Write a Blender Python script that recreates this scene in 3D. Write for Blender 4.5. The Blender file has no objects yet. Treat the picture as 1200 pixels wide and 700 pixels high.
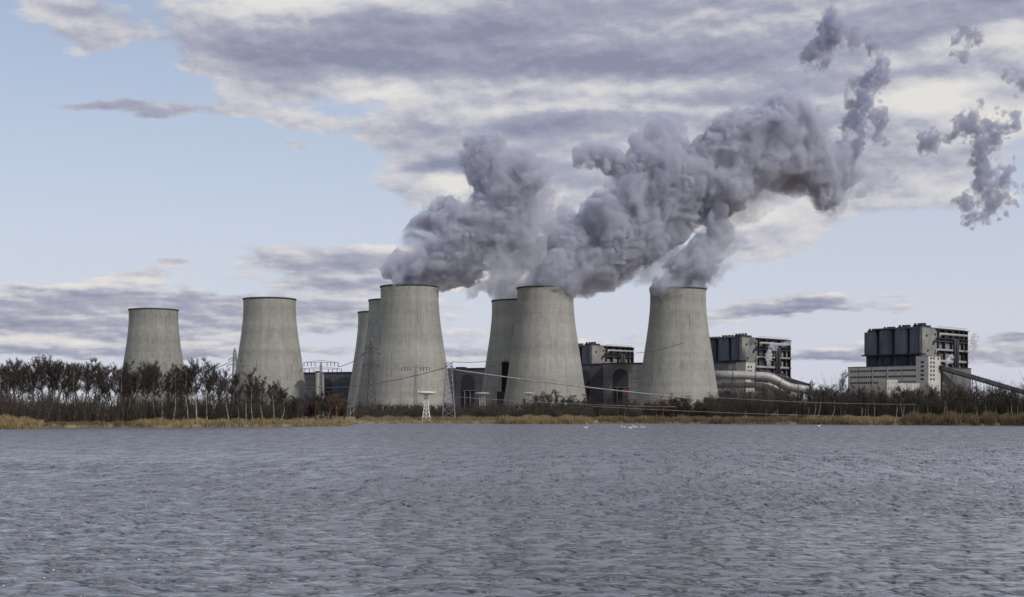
import bpy, math, random
import numpy as np

random.seed(7)
SC = bpy.context.scene
COL = SC.collection
R = math.radians

# ------------------------------------------------------------------ camera
F = 1648.0            # focal length in photo pixels (1200 wide)
HOR = 487.0           # horizon row in the photo
CAM_H = 2.4           # eye height above the lake
cam_data = bpy.data.cameras.new('camera')
cam = bpy.data.objects.new('camera', cam_data)
COL.objects.link(cam)
cam.location = (0, 0, CAM_H)
cam.rotation_euler = (R(90), 0, 0)
cam_data.sensor_width = 36.0
cam_data.lens = 36.0 * F / 1200.0
cam_data.shift_y = (HOR - 350.0) / 1200.0
cam_data.clip_start = 0.1
cam_data.clip_end = 60000.0
SC.camera = cam


def at(px, py, Y):
    """world point seen at photo pixel (px, py) at distance Y"""
    return ((px - 600.0) / F * Y, Y, CAM_H + (HOR - py) / F * Y)


# ------------------------------------------------------------------ render / colour
SC.render.engine = 'CYCLES'
SC.view_settings.view_transform = 'Standard'
SC.view_settings.look = 'None'
SC.view_settings.exposure = 0.0
SC.view_settings.gamma = 1.0
SC.cycles.max_bounces = 10
SC.cycles.diffuse_bounces = 2
SC.cycles.glossy_bounces = 2
SC.cycles.volume_bounces = 5
SC.cycles.transparent_max_bounces = 8
SC.cycles.use_denoising = True
SC.cycles.sample_clamp_indirect = 4.0
SC.cycles.sample_clamp_direct = 4.0

# ------------------------------------------------------------------ sun
SUN_EL = 40.0
SUN_AZ = 135.0        # clockwise from +Y (view direction); 90 = right, 180 = behind camera
sd = (math.sin(R(SUN_AZ)) * math.cos(R(SUN_EL)), math.cos(R(SUN_AZ)) * math.cos(R(SUN_EL)), math.sin(R(SUN_EL)))
sun_data = bpy.data.lights.new('sun', 'SUN')
sun_data.energy = 2.3
sun_data.angle = R(0.5)
sun_data.color = (1.0, 0.95, 0.87)
sun = bpy.data.objects.new('sun', sun_data)
COL.objects.link(sun)
from mathutils import Vector, Matrix
sun.rotation_euler = (-Vector(sd)).to_track_quat('-Z', 'Y').to_euler()


# ------------------------------------------------------------------ node helpers
class NT:
    """small expression helper over a node tree"""
    def __init__(self, tree):
        self.t = tree

    def node(self, kind, **kw):
        n = self.t.nodes.new(kind)
        for k, v in kw.items():
            setattr(n, k, v)
        return n

    def link(self, a, b):
        self.t.links.new(a, b)

    def put(self, sock, v):
        if hasattr(v, 'is_linked') or hasattr(v, 'links'):
            self.t.links.new(v, sock)
        else:
            sock.default_value = v

    def m(self, op, a, b=0.0, c=0.0, clamp=False):
        n = self.node('ShaderNodeMath', operation=op, use_clamp=clamp)
        self.put(n.inputs[0], a)
        self.put(n.inputs[1], b)
        self.put(n.inputs[2], c)
        return n.outputs[0]

    def add(self, a, b): return self.m('ADD', a, b)
    def sub(self, a, b): return self.m('SUBTRACT', a, b)
    def mul(self, a, b): return self.m('MULTIPLY', a, b)

    def vm(self, op, a, b=(0, 0, 0), c=(0, 0, 0)):
        n = self.node('ShaderNodeVectorMath', operation=op)
        self.put(n.inputs[0], a)
        self.put(n.inputs[1], b)
        if op == 'MULTIPLY_ADD':
            self.put(n.inputs[2], c)
        return n.outputs['Value'] if op in ('DOT_PRODUCT', 'LENGTH') else n.outputs[0]

    def smooth(self, x, a, b, lo=0.0, hi=1.0):
        n = self.node('ShaderNodeMapRange', interpolation_type='SMOOTHSTEP')
        self.put(n.inputs[0], x)
        n.inputs[1].default_value = a
        n.inputs[2].default_value = b
        n.inputs[3].default_value = lo
        n.inputs[4].default_value = hi
        return n.outputs[0]

    def noise(self, vec, scale=1.0, detail=4.0, rough=0.5, lac=2.0, dist=0.0):
        n = self.node('ShaderNodeTexNoise', noise_dimensions='3D')
        self.put(n.inputs['Vector'], vec)
        n.inputs['Scale'].default_value = scale
        n.inputs['Detail'].default_value = detail
        n.inputs['Roughness'].default_value = rough
        n.inputs['Lacunarity'].default_value = lac
        n.inputs['Distortion'].default_value = dist
        return n.outputs['Fac']

    def mixc(self, f, a, b):
        n = self.node('ShaderNodeMix', data_type='RGBA')
        self.put(n.inputs[0], f)
        for i, v in ((6, a), (7, b)):
            if isinstance(v, tuple):
                v = tuple(v) + (1.0,) * (4 - len(v))
            self.put(n.inputs[i], v)
        return n.outputs[2]

    def xyz(self, v):
        n = self.node('ShaderNodeSeparateXYZ')
        self.link(v, n.inputs[0])
        return n.outputs

    def comb(self, x, y, z):
        n = self.node('ShaderNodeCombineXYZ')
        self.put(n.inputs[0], x)
        self.put(n.inputs[1], y)
        self.put(n.inputs[2], z)
        return n.outputs[0]


# ------------------------------------------------------------------ world: sky and clouds
STR = 0.11
world = bpy.data.worlds.new('World')
SC.world = world
world.use_nodes = True
wt = world.node_tree
wt.nodes.clear()
w = NT(wt)
sky = w.node('ShaderNodeTexSky', sky_type='NISHITA')
sky.sun_disc = False
sky.sun_elevation = R(SUN_EL)
sky.sun_rotation = R(SUN_AZ)
sky.air_density = 1.0
sky.dust_density = 0.6
sky.ozone_density = 1.5
tc = w.node('ShaderNodeTexCoord')
dx, dy, dz = w.xyz(tc.outputs['Generated'])
K = F
az = w.mul(w.m('ARCTAN2', dx, dy), K)
el = w.mul(w.m('ARCSINE', dz), K)


def ang(px, py):
    a = math.atan((px - 600.0) / F)
    e = math.atan((HOR - py) / F * math.cos(a))
    return a * K, e * K


P0 = w.comb(az, el, 0.0)
# domain warp so no mask keeps a smooth outline
wn1 = w.node('ShaderNodeTexNoise', noise_dimensions='3D')
w.put(wn1.inputs['Vector'], w.vm('MULTIPLY', P0, (1 / 120.0, 1 / 55.0, 1)))
wn1.inputs['Scale'].default_value = 1.0
wn1.inputs['Detail'].default_value = 5.0
wn1.inputs['Roughness'].default_value = 0.55
warp = w.vm('MULTIPLY_ADD', wn1.outputs['Color'], (110, 46, 0), (-55, -23, 0))
P = w.vm('ADD', P0, warp)


def blob(px, py, rx, ry, wgt, vec=None):
    u, v = ang(px, py)
    q = w.vm('MULTIPLY_ADD', vec or P, (1.0 / rx, 1.0 / ry, 0.0), (-u / rx, -v / ry, 0.0))
    d = w.vm('DOT_PRODUCT', q, q)
    return w.mul(w.m('EXPONENT', w.mul(d, -1.0)), wgt)


def total(items, vec=None):
    acc = None
    for it in items:
        b = blob(*it, vec=vec)
        acc = b if acc is None else w.add(acc, b)
    return acc


# where clouds are (photo px, radii, weight)
COVER = [
    (760, 30, 430, 62, 1.25), (330, 45, 130, 38, 0.9), (1060, 20, 260, 55, 1.0), (560, 75, 200, 30, 0.7),
    (110, 40, 60, 22, 0.75), (60, 2, 80, 12, 0.75), (150, 130, 120, 9, 0.7), (640, 125, 210, 34, 0.9),
    (900, 120, 260, 60, 0.9), (320, 108, 70, 20, 0.85), (340, 143, 60, 12, 0.6), (345, 175, 16, 8, 0.6), (245, 82, 20, 8, 0.6),
    (520, 222, 75, 22, 1.0), (530, 190, 80, 24, 0.7), (470, 160, 70, 18, 0.55), (640, 215, 100, 45, 0.9),
    (1060, 190, 160, 55, 0.85), (900, 240, 110, 45, 0.75), (870, 285, 75, 26, 0.6),
    (420, 300, 150, 17, 0.95), (420, 328, 110, 15, 0.85), (60, 345, 170, 20, 0.9), (60, 378, 190, 16, 0.9),
    (240, 352, 130, 12, 0.8), (420, 365, 160, 16, 0.7), (200, 388, 260, 16, 0.75), (150, 412, 300, 10, 0.75), (197, 313, 22, 6, 0.8), (160, 326, 40, 8, 0.7),
    (600, 330, 120, 26, 0.7), (935, 362, 120, 15, 1.05), (1020, 418, 160, 14, 0.8), (1190, 392, 26, 8, 0.9),
    (1180, 412, 120, 24, 0.6), (700, 398, 150, 13, 0.6), (560, 418, 150, 12, 0.7), (1160, 130, 120, 30, 0.3),
]
# brighter (+) and darker (-) parts of the cloud
BRIGHT = [
    (310, 6, 90, 14, 0.6), (430, 4, 70, 12, 0.5), (560, 38, 260, 24, -0.35), (380, 70, 130, 20, -0.35), (760, 78, 260, 14, -0.45),
    (840, 30, 200, 12, 0.30), (1000, 70, 220, 14, 0.25), (690, 108, 180, 10, 0.30), (840, 112, 140, 10, -0.25),
    (440, 112, 50, 10, 0.5), (640, 128, 150, 10, 0.4), (530, 218, 34, 12, 0.65), (523, 195, 44, 10, -0.5), (650, 150, 80, 14, -0.45),
    (625, 230, 26, 16, 0.7), (1090, 120, 60, 16, 0.4), (1180, 45, 60, 16, 0.5), (1060, 120, 60, 18, 0.35),
    (1160, 150, 60, 18, 0.45), (900, 250, 80, 20, 0.45), (740, 320, 70, 20, 0.5), (1120, 18, 120, 24, -0.25),
    (480, 288, 40, 12, 0.55), (400, 304, 110, 8, -0.2), (410, 328, 100, 9, -0.2), (70, 330, 130, 7, 0.4), (60, 353, 170, 12, -0.12),
    (60, 384, 190, 8, -0.12), (60, 402, 130, 6, 0.3), (240, 356, 130, 8, -0.05), (560, 330, 80, 24, 0.45),
    (945, 352, 90, 5, 0.25), (945, 368, 110, 9, -0.3), (1030, 424, 160, 9, -0.3), (990, 408, 120, 5, 0.25), (150, 132, 110, 12, -0.3),
    (200, 415, 300, 8, -0.2),
]
cov = w.add(total(COVER), w.smooth(el, 500.0, 900.0, 0.0, 0.55))
# streaky fine structure: stretched sideways, flatter towards the horizon
fv = w.vm('MULTIPLY', P0, (1 / 170.0, 1 / 52.0, 1.0))
n1 = w.noise(fv, 1.0, 8.0, 0.52, 2.1, 0.2)
fv2 = w.vm('MULTIPLY_ADD', P0, (1 / 62.0, 1 / 34.0, 1.0), (13.1, 4.7, 2.0))
n2 = w.noise(fv2, 1.0, 6.0, 0.57)
dens = w.add(w.add(cov, w.mul(w.sub(n1, 0.5), 1.25)), w.mul(w.sub(n2, 0.5), 0.65))
# low clouds near the horizon are small and layered
lowk = w.smooth(el, 110.0, 250.0, 1.0, 0.0)
fv3 = w.vm('MULTIPLY_ADD', P0, (1 / 74.0, 1 / 15.0, 1.0), (3.3, 9.1, 5.0))
n3 = w.noise(fv3, 1.0, 5.0, 0.55)
fv3b = w.vm('MULTIPLY_ADD', w.vm('ADD', P0, (7, 4, 0)), (1 / 74.0, 1 / 15.0, 1.0), (3.3, 9.1, 5.0))
n3b = w.noise(fv3b, 1.0, 5.0, 0.55)
dens = w.add(dens, w.mul(w.mul(w.sub(n3, 0.5), 0.95), lowk))
alpha = w.smooth(dens, 0.38, 0.66)
# relief: the same field sampled a little towards the sun (up and right)
fvb = w.vm('MULTIPLY', w.vm('ADD', P0, (14, 11, 0)), (1 / 170.0, 1 / 52.0, 1.0))
n1b = w.noise(fvb, 1.0, 8.0, 0.52, 2.1, 0.2)
fv2b = w.vm('MULTIPLY_ADD', w.vm('ADD', P0, (4, 8, 0)), (1 / 62.0, 1 / 34.0, 1.0), (13.1, 4.7, 2.0))
n2b = w.noise(fv2b, 1.0, 6.0, 0.57)
relief = w.add(w.mul(w.mul(w.sub(n3, n3b), 1.5), lowk), w.add(w.mul(w.sub(n1, n1b), 1.15), w.mul(w.sub(n2, n2b), 1.0)))
thin = w.smooth(dens, 0.5, 1.25, 0.10, -0.10)
br = w.add(w.add(w.add(0.50, total(BRIGHT)), relief), thin)
br = w.m('MINIMUM', w.m('MAXIMUM', br, 0.0), 1.0)
ramp = w.node('ShaderNodeValToRGB')
w.link(br, ramp.inputs[0])
cr = ramp.color_ramp
cr.elements[0].position = 0.0
cr.elements[0].color = (0.25, 0.265, 0.365, 1)
cr.elements[1].position = 1.0
cr.elements[1].color = (0.78, 0.755, 0.72, 1)
e = cr.elements.new(0.38)
e.color = (0.385, 0.395, 0.485, 1)
e = cr.elements.new(0.68)
e.color = (0.61, 0.605, 0.64, 1)
cloud = w.vm('MULTIPLY', ramp.outputs[0], (1 / STR,) * 3)
# clear air: Nishita sky under a thin pale high veil that thickens to the horizon
veil = w.smooth(el, -10.0, 520.0, 0.94, 0.36)
skyc = w.mixc(veil, sky.outputs[0], tuple(c / STR for c in (0.615, 0.635, 0.74)))
allsky = w.mixc(w.mul(alpha, 0.94), skyc, cloud)
bg = w.node('ShaderNodeBackground')
w.link(allsky, bg.inputs[0])
bg.inputs[1].default_value = STR
wo = w.node('ShaderNodeOutputWorld')
w.link(bg.outputs[0], wo.inputs[0])
world.cycles.sampling_method = 'MANUAL'
world.cycles.sample_map_resolution = 512


# ------------------------------------------------------------------ material helpers
def material(name):
    mt = bpy.data.materials.new(name)
    mt.use_nodes = True
    t = mt.node_tree
    t.nodes.clear()
    n = NT(t)
    out = n.node('ShaderNodeOutputMaterial')
    return mt, n, out


def plain(name, col, rough=0.8, metal=0.0, var=0.25, scale=0.4, spec=0.3, stretch=(1, 1, 1)):
    """principled material whose colour wanders a little (weathering)"""
    mt, n, out = material(name)
    b = n.node('ShaderNodeBsdfPrincipled')
    tcn = n.node('ShaderNodeTexCoord')
    v = n.vm('MULTIPLY', tcn.outputs['Object'], stretch)
    nz = n.noise(v, scale, 6.0, 0.6)
    dark = tuple(c * (1 - var) for c in col)
    lite = tuple(min(1, c * (1 + var)) for c in col)
    n.link(n.mixc(n.smooth(nz, 0.3, 0.7), dark, lite), b.inputs['Base Color'])
    b.inputs['Roughness'].default_value = rough
    b.inputs['Metallic'].default_value = metal
    b.inputs['Specular IOR Level'].default_value = spec
    n.link(b.outputs[0], out.inputs[0])
    return mt


# ------------------------------------------------------------------ mesh helpers
class MB:
    def __init__(self):
        self.v = []
        self.f = []

    def quad_box(self, a, b):
        """axis aligned box from corner a to corner b"""
        x0, y0, z0 = a
        x1, y1, z1 = b
        i = len(self.v)
        self.v += [(x0, y0, z0), (x1, y0, z0), (x1, y1, z0), (x0, y1, z0), (x0, y0, z1), (x1, y0, z1), (x1, y1, z1), (x0, y1, z1)]
        self.f += [(i, i + 3, i + 2, i + 1), (i + 4, i + 5, i + 6, i + 7), (i, i + 1, i + 5, i + 4), (i + 1, i + 2, i + 6, i + 5),
                   (i + 2, i + 3, i + 7, i + 6), (i + 3, i, i + 4, i + 7)]
        return self

    def tube(self, pts, radii, n=8, cap=True):
        pts = [Vector(p) for p in pts]
        if not hasattr(radii, '__len__'):
            radii = [radii] * len(pts)
        base = len(self.v)
        ref = None
        for k, p in enumerate(pts):
            if k == 0:
                d = pts[1] - p
            elif k == len(pts) - 1:
                d = p - pts[k - 1]
            else:
                d = (pts[k + 1] - pts[k - 1])
            d.normalize()
            if ref is None:
                ref = d.orthogonal().normalized()
            s = ref - d * ref.dot(d)
            if s.length < 1e-5:
                s = d.orthogonal()
            s.normalize()
            ref = s
            t = d.cross(s)
            for j in range(n):
                a = 2 * math.pi * j / n
                q = p + (s * math.cos(a) + t * math.sin(a)) * radii[k]
                self.v.append((q.x, q.y, q.z))
        for k in range(len(pts) - 1):
            for j in range(n):
                a = base + k * n + j
                b = base + k * n + (j + 1) % n
                self.f.append((a, b, b + n, a + n))
        if cap:
            self.f.append(tuple(base + j for j in reversed(range(n))))
            self.f.append(tuple(base + (len(pts) - 1) * n + j for j in range(n)))
        return self

    def lathe(self, prof, n=48, c=(0, 0, 0), a0=0.0, a1=None, closed=False):
        """prof: list of (r, z); full turn unless a1 is given"""
        full = a1 is None
        if full:
            a1 = a0 + 2 * math.pi
        m = n if full else n + 1
        base = len(self.v)
        for (r, z) in prof:
            for j in range(m):
                a = a0 + (a1 - a0) * j / n
                self.v.append((c[0] + r * math.cos(a), c[1] + r * math.sin(a), c[2] + z))
        kk = len(prof) if closed else len(prof) - 1
        for k in range(kk):
            k2 = (k + 1) % len(prof)
            for j in range(n):
                j2 = (j + 1) % m
                self.f.append((base + k * m + j, base + k * m + j2, base + k2 * m + j2, base + k2 * m + j))
        return self

    def prism(self, poly, z0, z1):
        """vertical prism over a counter-clockwise polygon"""
        i = len(self.v)
        n = len(poly)
        self.v += [(x, y, z0) for x, y in poly] + [(x, y, z1) for x, y in poly]
        self.f.append(tuple(i + k for k in reversed(range(n))))
        self.f.append(tuple(i + n + k for k in range(n)))
        for k in range(n):
            k2 = (k + 1) % n
            self.f.append((i + k, i + k2, i + n + k2, i + n + k))
        return self

    def mesh(self, name, mat, smooth=False):
        me = bpy.data.meshes.new(name)
        me.from_pydata(self.v, [], self.f)
        me.materials.append(mat)
        if smooth:
            me.polygons.foreach_set('use_smooth', [True] * len(me.polygons))
        me.update()
        return me

    def build(self, name, mat, parent=None, smooth=False):
        o = bpy.data.objects.new(name, self.mesh(name, mat, smooth))
        COL.objects.link(o)
        if parent is not None:
            o.parent = parent
        return o


def tag(o, label=None, cat=None, group=None, kind=None):
    if label:
        o['label'] = label
    if cat:
        o['category'] = cat
    if group:
        o['group'] = group
    if kind:
        o['kind'] = kind
    return o


def thing(name, label, cat, loc=(0, 0, 0), rz=0.0, group=None):
    o = bpy.data.objects.new(name, None)
    o.empty_display_size = 0.5
    COL.objects.link(o)
    o.location = loc
    o.rotation_euler = (0, 0, rz)
    return tag(o, label, cat, group)


def copy_tree(o, parent=None):
    c = o.copy()
    COL.objects.link(c)
    if parent is not None:
        c.parent = parent
    for ch in list(o.children):
        copy_tree(ch, c)
    return c


# ------------------------------------------------------------------ water
mt_water, n, out = material('lake_water')
geo = n.node('ShaderNodeNewGeometry')
pos = geo.outputs['Position']
gl = n.node('ShaderNodeBsdfPrincipled')
gl.inputs['Base Color'].default_value = (0.15, 0.15, 0.172, 1)
gl.inputs['Roughness'].default_value = 0.12
gl.inputs['IOR'].default_value = 1.333
# fine ripples the mesh cannot carry
wv = n.node('ShaderNodeMapping')
n.link(pos, wv.inputs[0])
wv.inputs['Rotation'].default_value = (0, 0, R(6))
gust = n.smooth(n.noise(n.vm('MULTIPLY', pos, (1 / 70.0, 1 / 26.0, 1)), 1.0, 4.0, 0.6), 0.3, 0.7, 0.6, 1.2)
a1 = n.noise(n.vm('MULTIPLY', wv.outputs[0], (1 / 1.1, 1 / 0.42, 1)), 1.0, 3.0, 0.55, 2.0, 0.6)
a2 = n.noise(n.vm('MULTIPLY', wv.outputs[0], (1 / 4.5, 1 / 2.0, 1)), 1.0, 2.0, 0.5, 2.0, 0.3)
a3 = n.noise(n.vm('MULTIPLY', wv.outputs[0], (1 / 0.26, 1 / 0.13, 1)), 1.0, 2.0, 0.5)
a4 = n.m('POWER', n.noise(n.vm('MULTIPLY', wv.outputs[0], (1 / 0.52, 1 / 0.27, 1)), 1.0, 2.0, 0.5, 2.0, 0.4), 3.0)
_, wy, _ = n.xyz(pos)
farw = n.smooth(wy, 30.0, 200.0, 0.2, 1.2)
hgt = n.add(n.mul(n.add(n.mul(a1, 0.17), n.mul(a2, 0.36)), farw), n.add(n.mul(a3, 0.022), n.mul(a4, 0.17)))
# patches of steeper chop: small close by, longer groups far out
c1 = n.noise(n.vm('MULTIPLY', wv.outputs[0], (1 / 0.55, 1 / 0.42, 1)), 1.0, 2.0, 0.6)
c2 = n.noise(n.vm('MULTIPLY', wv.outputs[0], (1 / 0.95, 1 / 4.6, 1)), 1.0, 3.0, 0.65)
c1 = n.smooth(c1, 0.46, 0.68, 0.30, 3.6)
c2 = n.smooth(c2, 0.46, 0.68, 0.22, 3.4)
cm_ = n.smooth(wy, 22.0, 60.0)
chop = n.add(n.mul(c1, n.sub(1.0, cm_)), n.mul(c2, cm_))
hgt = n.mul(n.mul(hgt, gust), chop)
bp = n.node('ShaderNodeBump')
bp.inputs['Strength'].default_value = 1.0
bp.inputs['Distance'].default_value = 1.0
n.link(hgt, bp.inputs['Height'])
n.link(bp.outputs[0], gl.inputs['Normal'])
n.link(n.smooth(wy, 15.0, 140.0, 0.11, 0.33), gl.inputs['Roughness'])
n.link(gl.outputs[0], out.inputs[0])

# the lake surface: real wind waves, each train fading out where the mesh gets too coarse for it
wr = np.random.RandomState(4)
ys = [9.0]
while ys[-1] < 240.0:
    ys.append(ys[-1] * 1.0026)
ys = np.array(ys)
us = np.linspace(-0.47, 0.47, 420)
GY = np.repeat(ys[:, None], len(us), 1)
GX = us[None, :] * GY
GZ = np.zeros_like(GX)
warpx = 0.25 * np.sin(GX * 1.7 + 0.6 * GY) + 0.2 * np.sin(GY * 2.3 - GX * 0.9 + 1.3)
for k in range(140):
    lam = 0.20 * (7.0 ** wr.rand())
    th = R(90) + wr.normal(0, R(36)) + R(12)
    amp_ = 0.0062 * lam ** 0.95
    kx, ky = math.cos(th) * 2 * math.pi / lam, math.sin(th) * 2 * math.pi / lam
    ph = wr.rand() * 6.283
    fade = np.clip((lam / (GY * 0.0026) - 2.5) / 3.0, 0, 1)
    # slow groups so crests stay short
    gx, gy, gp = wr.normal(0, 0.9 / lam ** .5), wr.normal(0, 0.5 / lam ** .5), wr.rand() * 6.283
    env = 0.55 + 0.45 * np.sin(GX * gx + GY * gy + gp)
    s_ = np.sin((GX + warpx * .15) * kx + (GY + warpx * .1) * ky + ph)
    GZ += amp_ * fade * env * (np.exp(1.1 * s_) - 1.2)
gustm = 0.8 + 0.35 * np.sin(GX * 0.11 + 1.0) * np.sin(GY * 0.17 + 0.4) + 0.2 * np.sin(GX * 0.05 - GY * 0.07)
GZ *= gustm * np.clip((240 - GY) / 80.0, 0, 1) * np.clip((0.47 - np.abs(us))[None, :] / 0.02, 0, 1)
vv = np.stack([GX, GY, GZ], 2).reshape(-1, 3)
m_, k_ = GX.shape
ii = (np.arange(m_ - 1)[:, None] * k_ + np.arange(k_ - 1)[None, :]).ravel()
qq = np.stack([ii, ii + 1, ii + k_ + 1, ii + k_], 1)
# flat water all round the waves, sharing their border
xl, xr = -0.47, 0.47
extra_v = np.array([(-6000, -400, 0), (6000, -400, 0), (6000, 9, 0), (6000, ys[-1], 0), (6000, 900, 0), (-6000, 900, 0), (-6000, ys[-1], 0), (-6000, 9, 0)], float)
B = len(vv)
faces = [tuple(q) for q in qq.tolist()]
near = list(range(k_))
far = [(m_ - 1) * k_ + j for j in range(k_)]
left = [i * k_ for i in range(m_)]
right = [i * k_ + k_ - 1 for i in range(m_)]
faces.append(tuple([B + 0, B + 1, B + 2] + list(reversed(near)) + [B + 7]))
faces.append(tuple([B + 6] + far + [B + 3, B + 4, B + 5]))
faces.append(tuple([B + 7] + left + [B + 6]))
faces.append(tuple(list(reversed(right)) + [B + 2, B + 3]))
wm = MB()
wm.v = vv.tolist() + extra_v.tolist()
wm.f = faces
tag(wm.build('lake', mt_water, smooth=True), 'grey rippled lake in front of the power station', kind='structure')

# ------------------------------------------------------------------ land with the shoreline
SHORE = [(-900, 505), (-200, 504), (0, 503), (40, 503), (54, 502.6), (62, 501.4), (150, 501.2), (300, 500.6), (400, 499.8), (411, 499),
         (416, 496.8), (500, 496.2), (580, 496.4), (592, 497.2), (692, 497.3), (698, 496.2), (820, 496.5), (850, 497.4), (960, 497.7),
         (1050, 498.4), (1200, 499.2), (1500, 501), (2300, 504)]


def shore_row(px):
    for (a, ya), (b, yb) in zip(SHORE, SHORE[1:]):
        if a <= px <= b:
            return ya + (yb - ya) * (px - a) / (b - a)
    return 500.0


def shore_Y(px):
    return CAM_H * F / (shore_row(px) - HOR)


def land_z(Y, s):
    d = Y - s
    if d < 0:
        return -0.4
    return min(0.45 + 0.1 * d, 1.0) if d < 8 else 1.0 + min(1.0, (d - 8) / 200.0) * 0.3


rows_d = [-1.0, 0.0, 0.4, 2.0, 5.0, 12, 30, 80, 200, 500, 1200, 2600, 6000, 14000, 30000]
cols = [-900, -500, -200, -100] + list(range(0, 1201, 6)) + [1300, 1500, 1900, 2300]
lm = MB()
for px in cols:
    s = shore_Y(px)
    jit = 0.5 * math.sin(px * 0.37) + 0.35 * math.sin(px * 1.1)
    for d in rows_d:
        Y = s + d + (jit if d < 12 else 0)
        z = -0.3 if d < 0 else (-0.02 if d == 0 else land_z(s + d, s))
        lm.v.append(((px - 600) / F * Y, Y, z))
nr = len(rows_d)
for i in range(len(cols) - 1):
    for j in range(nr - 1):
        a = i * nr + j
        lm.f.append((a, a + nr, a + nr + 1, a + 1))
mt_land, n, out = material('winter_grass_ground')
geo = n.node('ShaderNodeNewGeometry')
b = n.node('ShaderNodeBsdfPrincipled')
nz = n.noise(n.vm('MULTIPLY', geo.outputs['Position'], (0.5, 0.15, 1)), 1.0, 6.0, 0.6)
n.link(n.mixc(n.smooth(nz, 0.35, 0.65), (0.12, 0.085, 0.045), (0.24, 0.18, 0.09)), b.inputs['Base Color'])
b.inputs['Roughness'].default_value = 0.95
n.link(b.outputs[0], out.inputs[0])
tag(lm.build('ground', mt_land, smooth=True), 'low grassy bank of the lake', kind='structure')
# ------------------------------------------------------------------ cooling towers
mt_conc, n, out = material('tower_concrete')
tcn = n.node('ShaderNodeTexCoord')
ob = tcn.outputs['Object']
ox, oy, oz = n.xyz(ob)
oi = n.node('ShaderNodeObjectInfo')
seed = n.mul(oi.outputs['Random'], 57.0)
ang_ = n.m('ARCTAN2', ox, oy)
ca = n.comb(n.m('SINE', ang_), n.m('COSINE', ang_), 0.0)
cav = n.vm('ADD', ca, n.comb(seed, 0.0, 0.0))
fine = n.noise(n.vm('MULTIPLY_ADD', cav, (24, 24, 0), n.comb(0.0, 0.0, n.mul(oz, 0.012))), 1.0, 4.0, 0.6)
broad = n.noise(n.vm('MULTIPLY_ADD', cav, (4, 4, 0), n.comb(0.0, 0.0, n.mul(oz, 0.02))), 1.0, 5.0, 0.6)
grain = n.noise(n.vm('ADD', ob, n.comb(seed, seed, 0.0)), 0.22, 6.0, 0.62)
# short dark seepage streaks
sk = n.noise(n.vm('MULTIPLY_ADD', cav, (34, 34, 0), n.comb(0.0, 0.0, n.mul(oz, 0.05))), 1.0, 1.0, 0.5)
streak = n.smooth(sk, 0.64, 0.76)
lift = n.smooth(n.m('FRACT', n.mul(oz, 1 / 7.2)), 0.0, 0.10, 1.0, 0.0)
bandn = n.noise(n.comb(seed, 0.0, n.mul(oz, 0.09)), 1.0, 2.0, 0.5)
val = n.add(n.add(n.mul(n.sub(fine, 0.5), 0.45), n.mul(n.sub(broad, 0.5), 0.62)), n.add(n.mul(n.sub(grain, 0.5), 0.55), n.mul(n.sub(bandn, 0.5), 0.6)))
val = n.sub(n.sub(val, n.mul(streak, 0.42)), n.mul(lift, 0.10))
val = n.m('MINIMUM', n.m('MAXIMUM', n.add(val, n.add(0.41, n.mul(oi.outputs['Random'], 0.18))), 0.0), 1.0)
cc = n.mixc(val, (0.140, 0.143, 0.135), (0.435, 0.425, 0.375))
b = n.node('ShaderNodeBsdfPrincipled')
n.link(cc, b.inputs['Base Color'])
b.inputs['Roughness'].default_value = 0.9
b.inputs['Specular IOR Level'].default_value = 0.15
n.link(b.outputs[0], out.inputs[0])
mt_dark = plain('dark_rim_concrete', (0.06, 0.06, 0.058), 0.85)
mt_steel = plain('galvanised_steel', (0.22, 0.23, 0.24), 0.55, 0.3)

PROF = [(0, 33.2), (6, 33.0), (15, 33.0), (26, 33.7), (44, 35.7), (60, 38.2), (75, 40.6), (90, 42.9), (105, 45.2), (121, 47.9), (133, 50.0), (143, 51.8)]
U = 27.0 / 33.0       # metres per profile unit
TOW_H = 118.0


def tower_r(z):
    d = (TOW_H - z) / U
    for (a, ra), (b_, rb) in zip(PROF, PROF[1:]):
        if d <= b_:
            return (ra + (rb - ra) * (d - a) / (b_ - a)) * U
    return PROF[-1][1] * U


def make_tower():
    t = thing('cooling_tower', 'tower', 'cooling tower', group='concrete cooling towers of the power station')
    zs = [9.0 + (TOW_H - 9.0) * k / 44.0 for k in range(45)]
    prof = [(tower_r(z), z) for z in zs] + [(tower_r(z) - 0.7, z) for z in reversed(zs)]
    MB().lathe(prof, 96, closed=True).build('shell', mt_conc, t, True)
    r = tower_r(TOW_H)
    MB().lathe([(r + 0.1, TOW_H - 1.0), (r + 0.6, TOW_H - 0.8), (r + 0.6, TOW_H + 0.45), (r - 1.0, TOW_H + 0.45), (r - 1.0, TOW_H - 1.0)], 96, closed=True).build('rim', mt_dark, t, True)
    # slanting leg pairs that carry the shell
    r1 = tower_r(9.0) - 0.4
    r0 = r1 + 3.6
    n_leg = 40
    for k in range(n_leg):
        lg = MB()
        a = 2 * math.pi * k / n_leg
        for s in (-1, 1):
            a2 = a + s * math.pi / n_leg * 0.9
            lg.tube([(r0 * math.cos(a), r0 * math.sin(a), -0.5), (r1 * math.cos(a2), r1 * math.sin(a2), 9.3)], 0.55, 6)
        lg.build('leg', mt_conc, t)
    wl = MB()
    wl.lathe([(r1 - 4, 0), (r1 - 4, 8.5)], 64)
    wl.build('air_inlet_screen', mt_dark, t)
    return t


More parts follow.
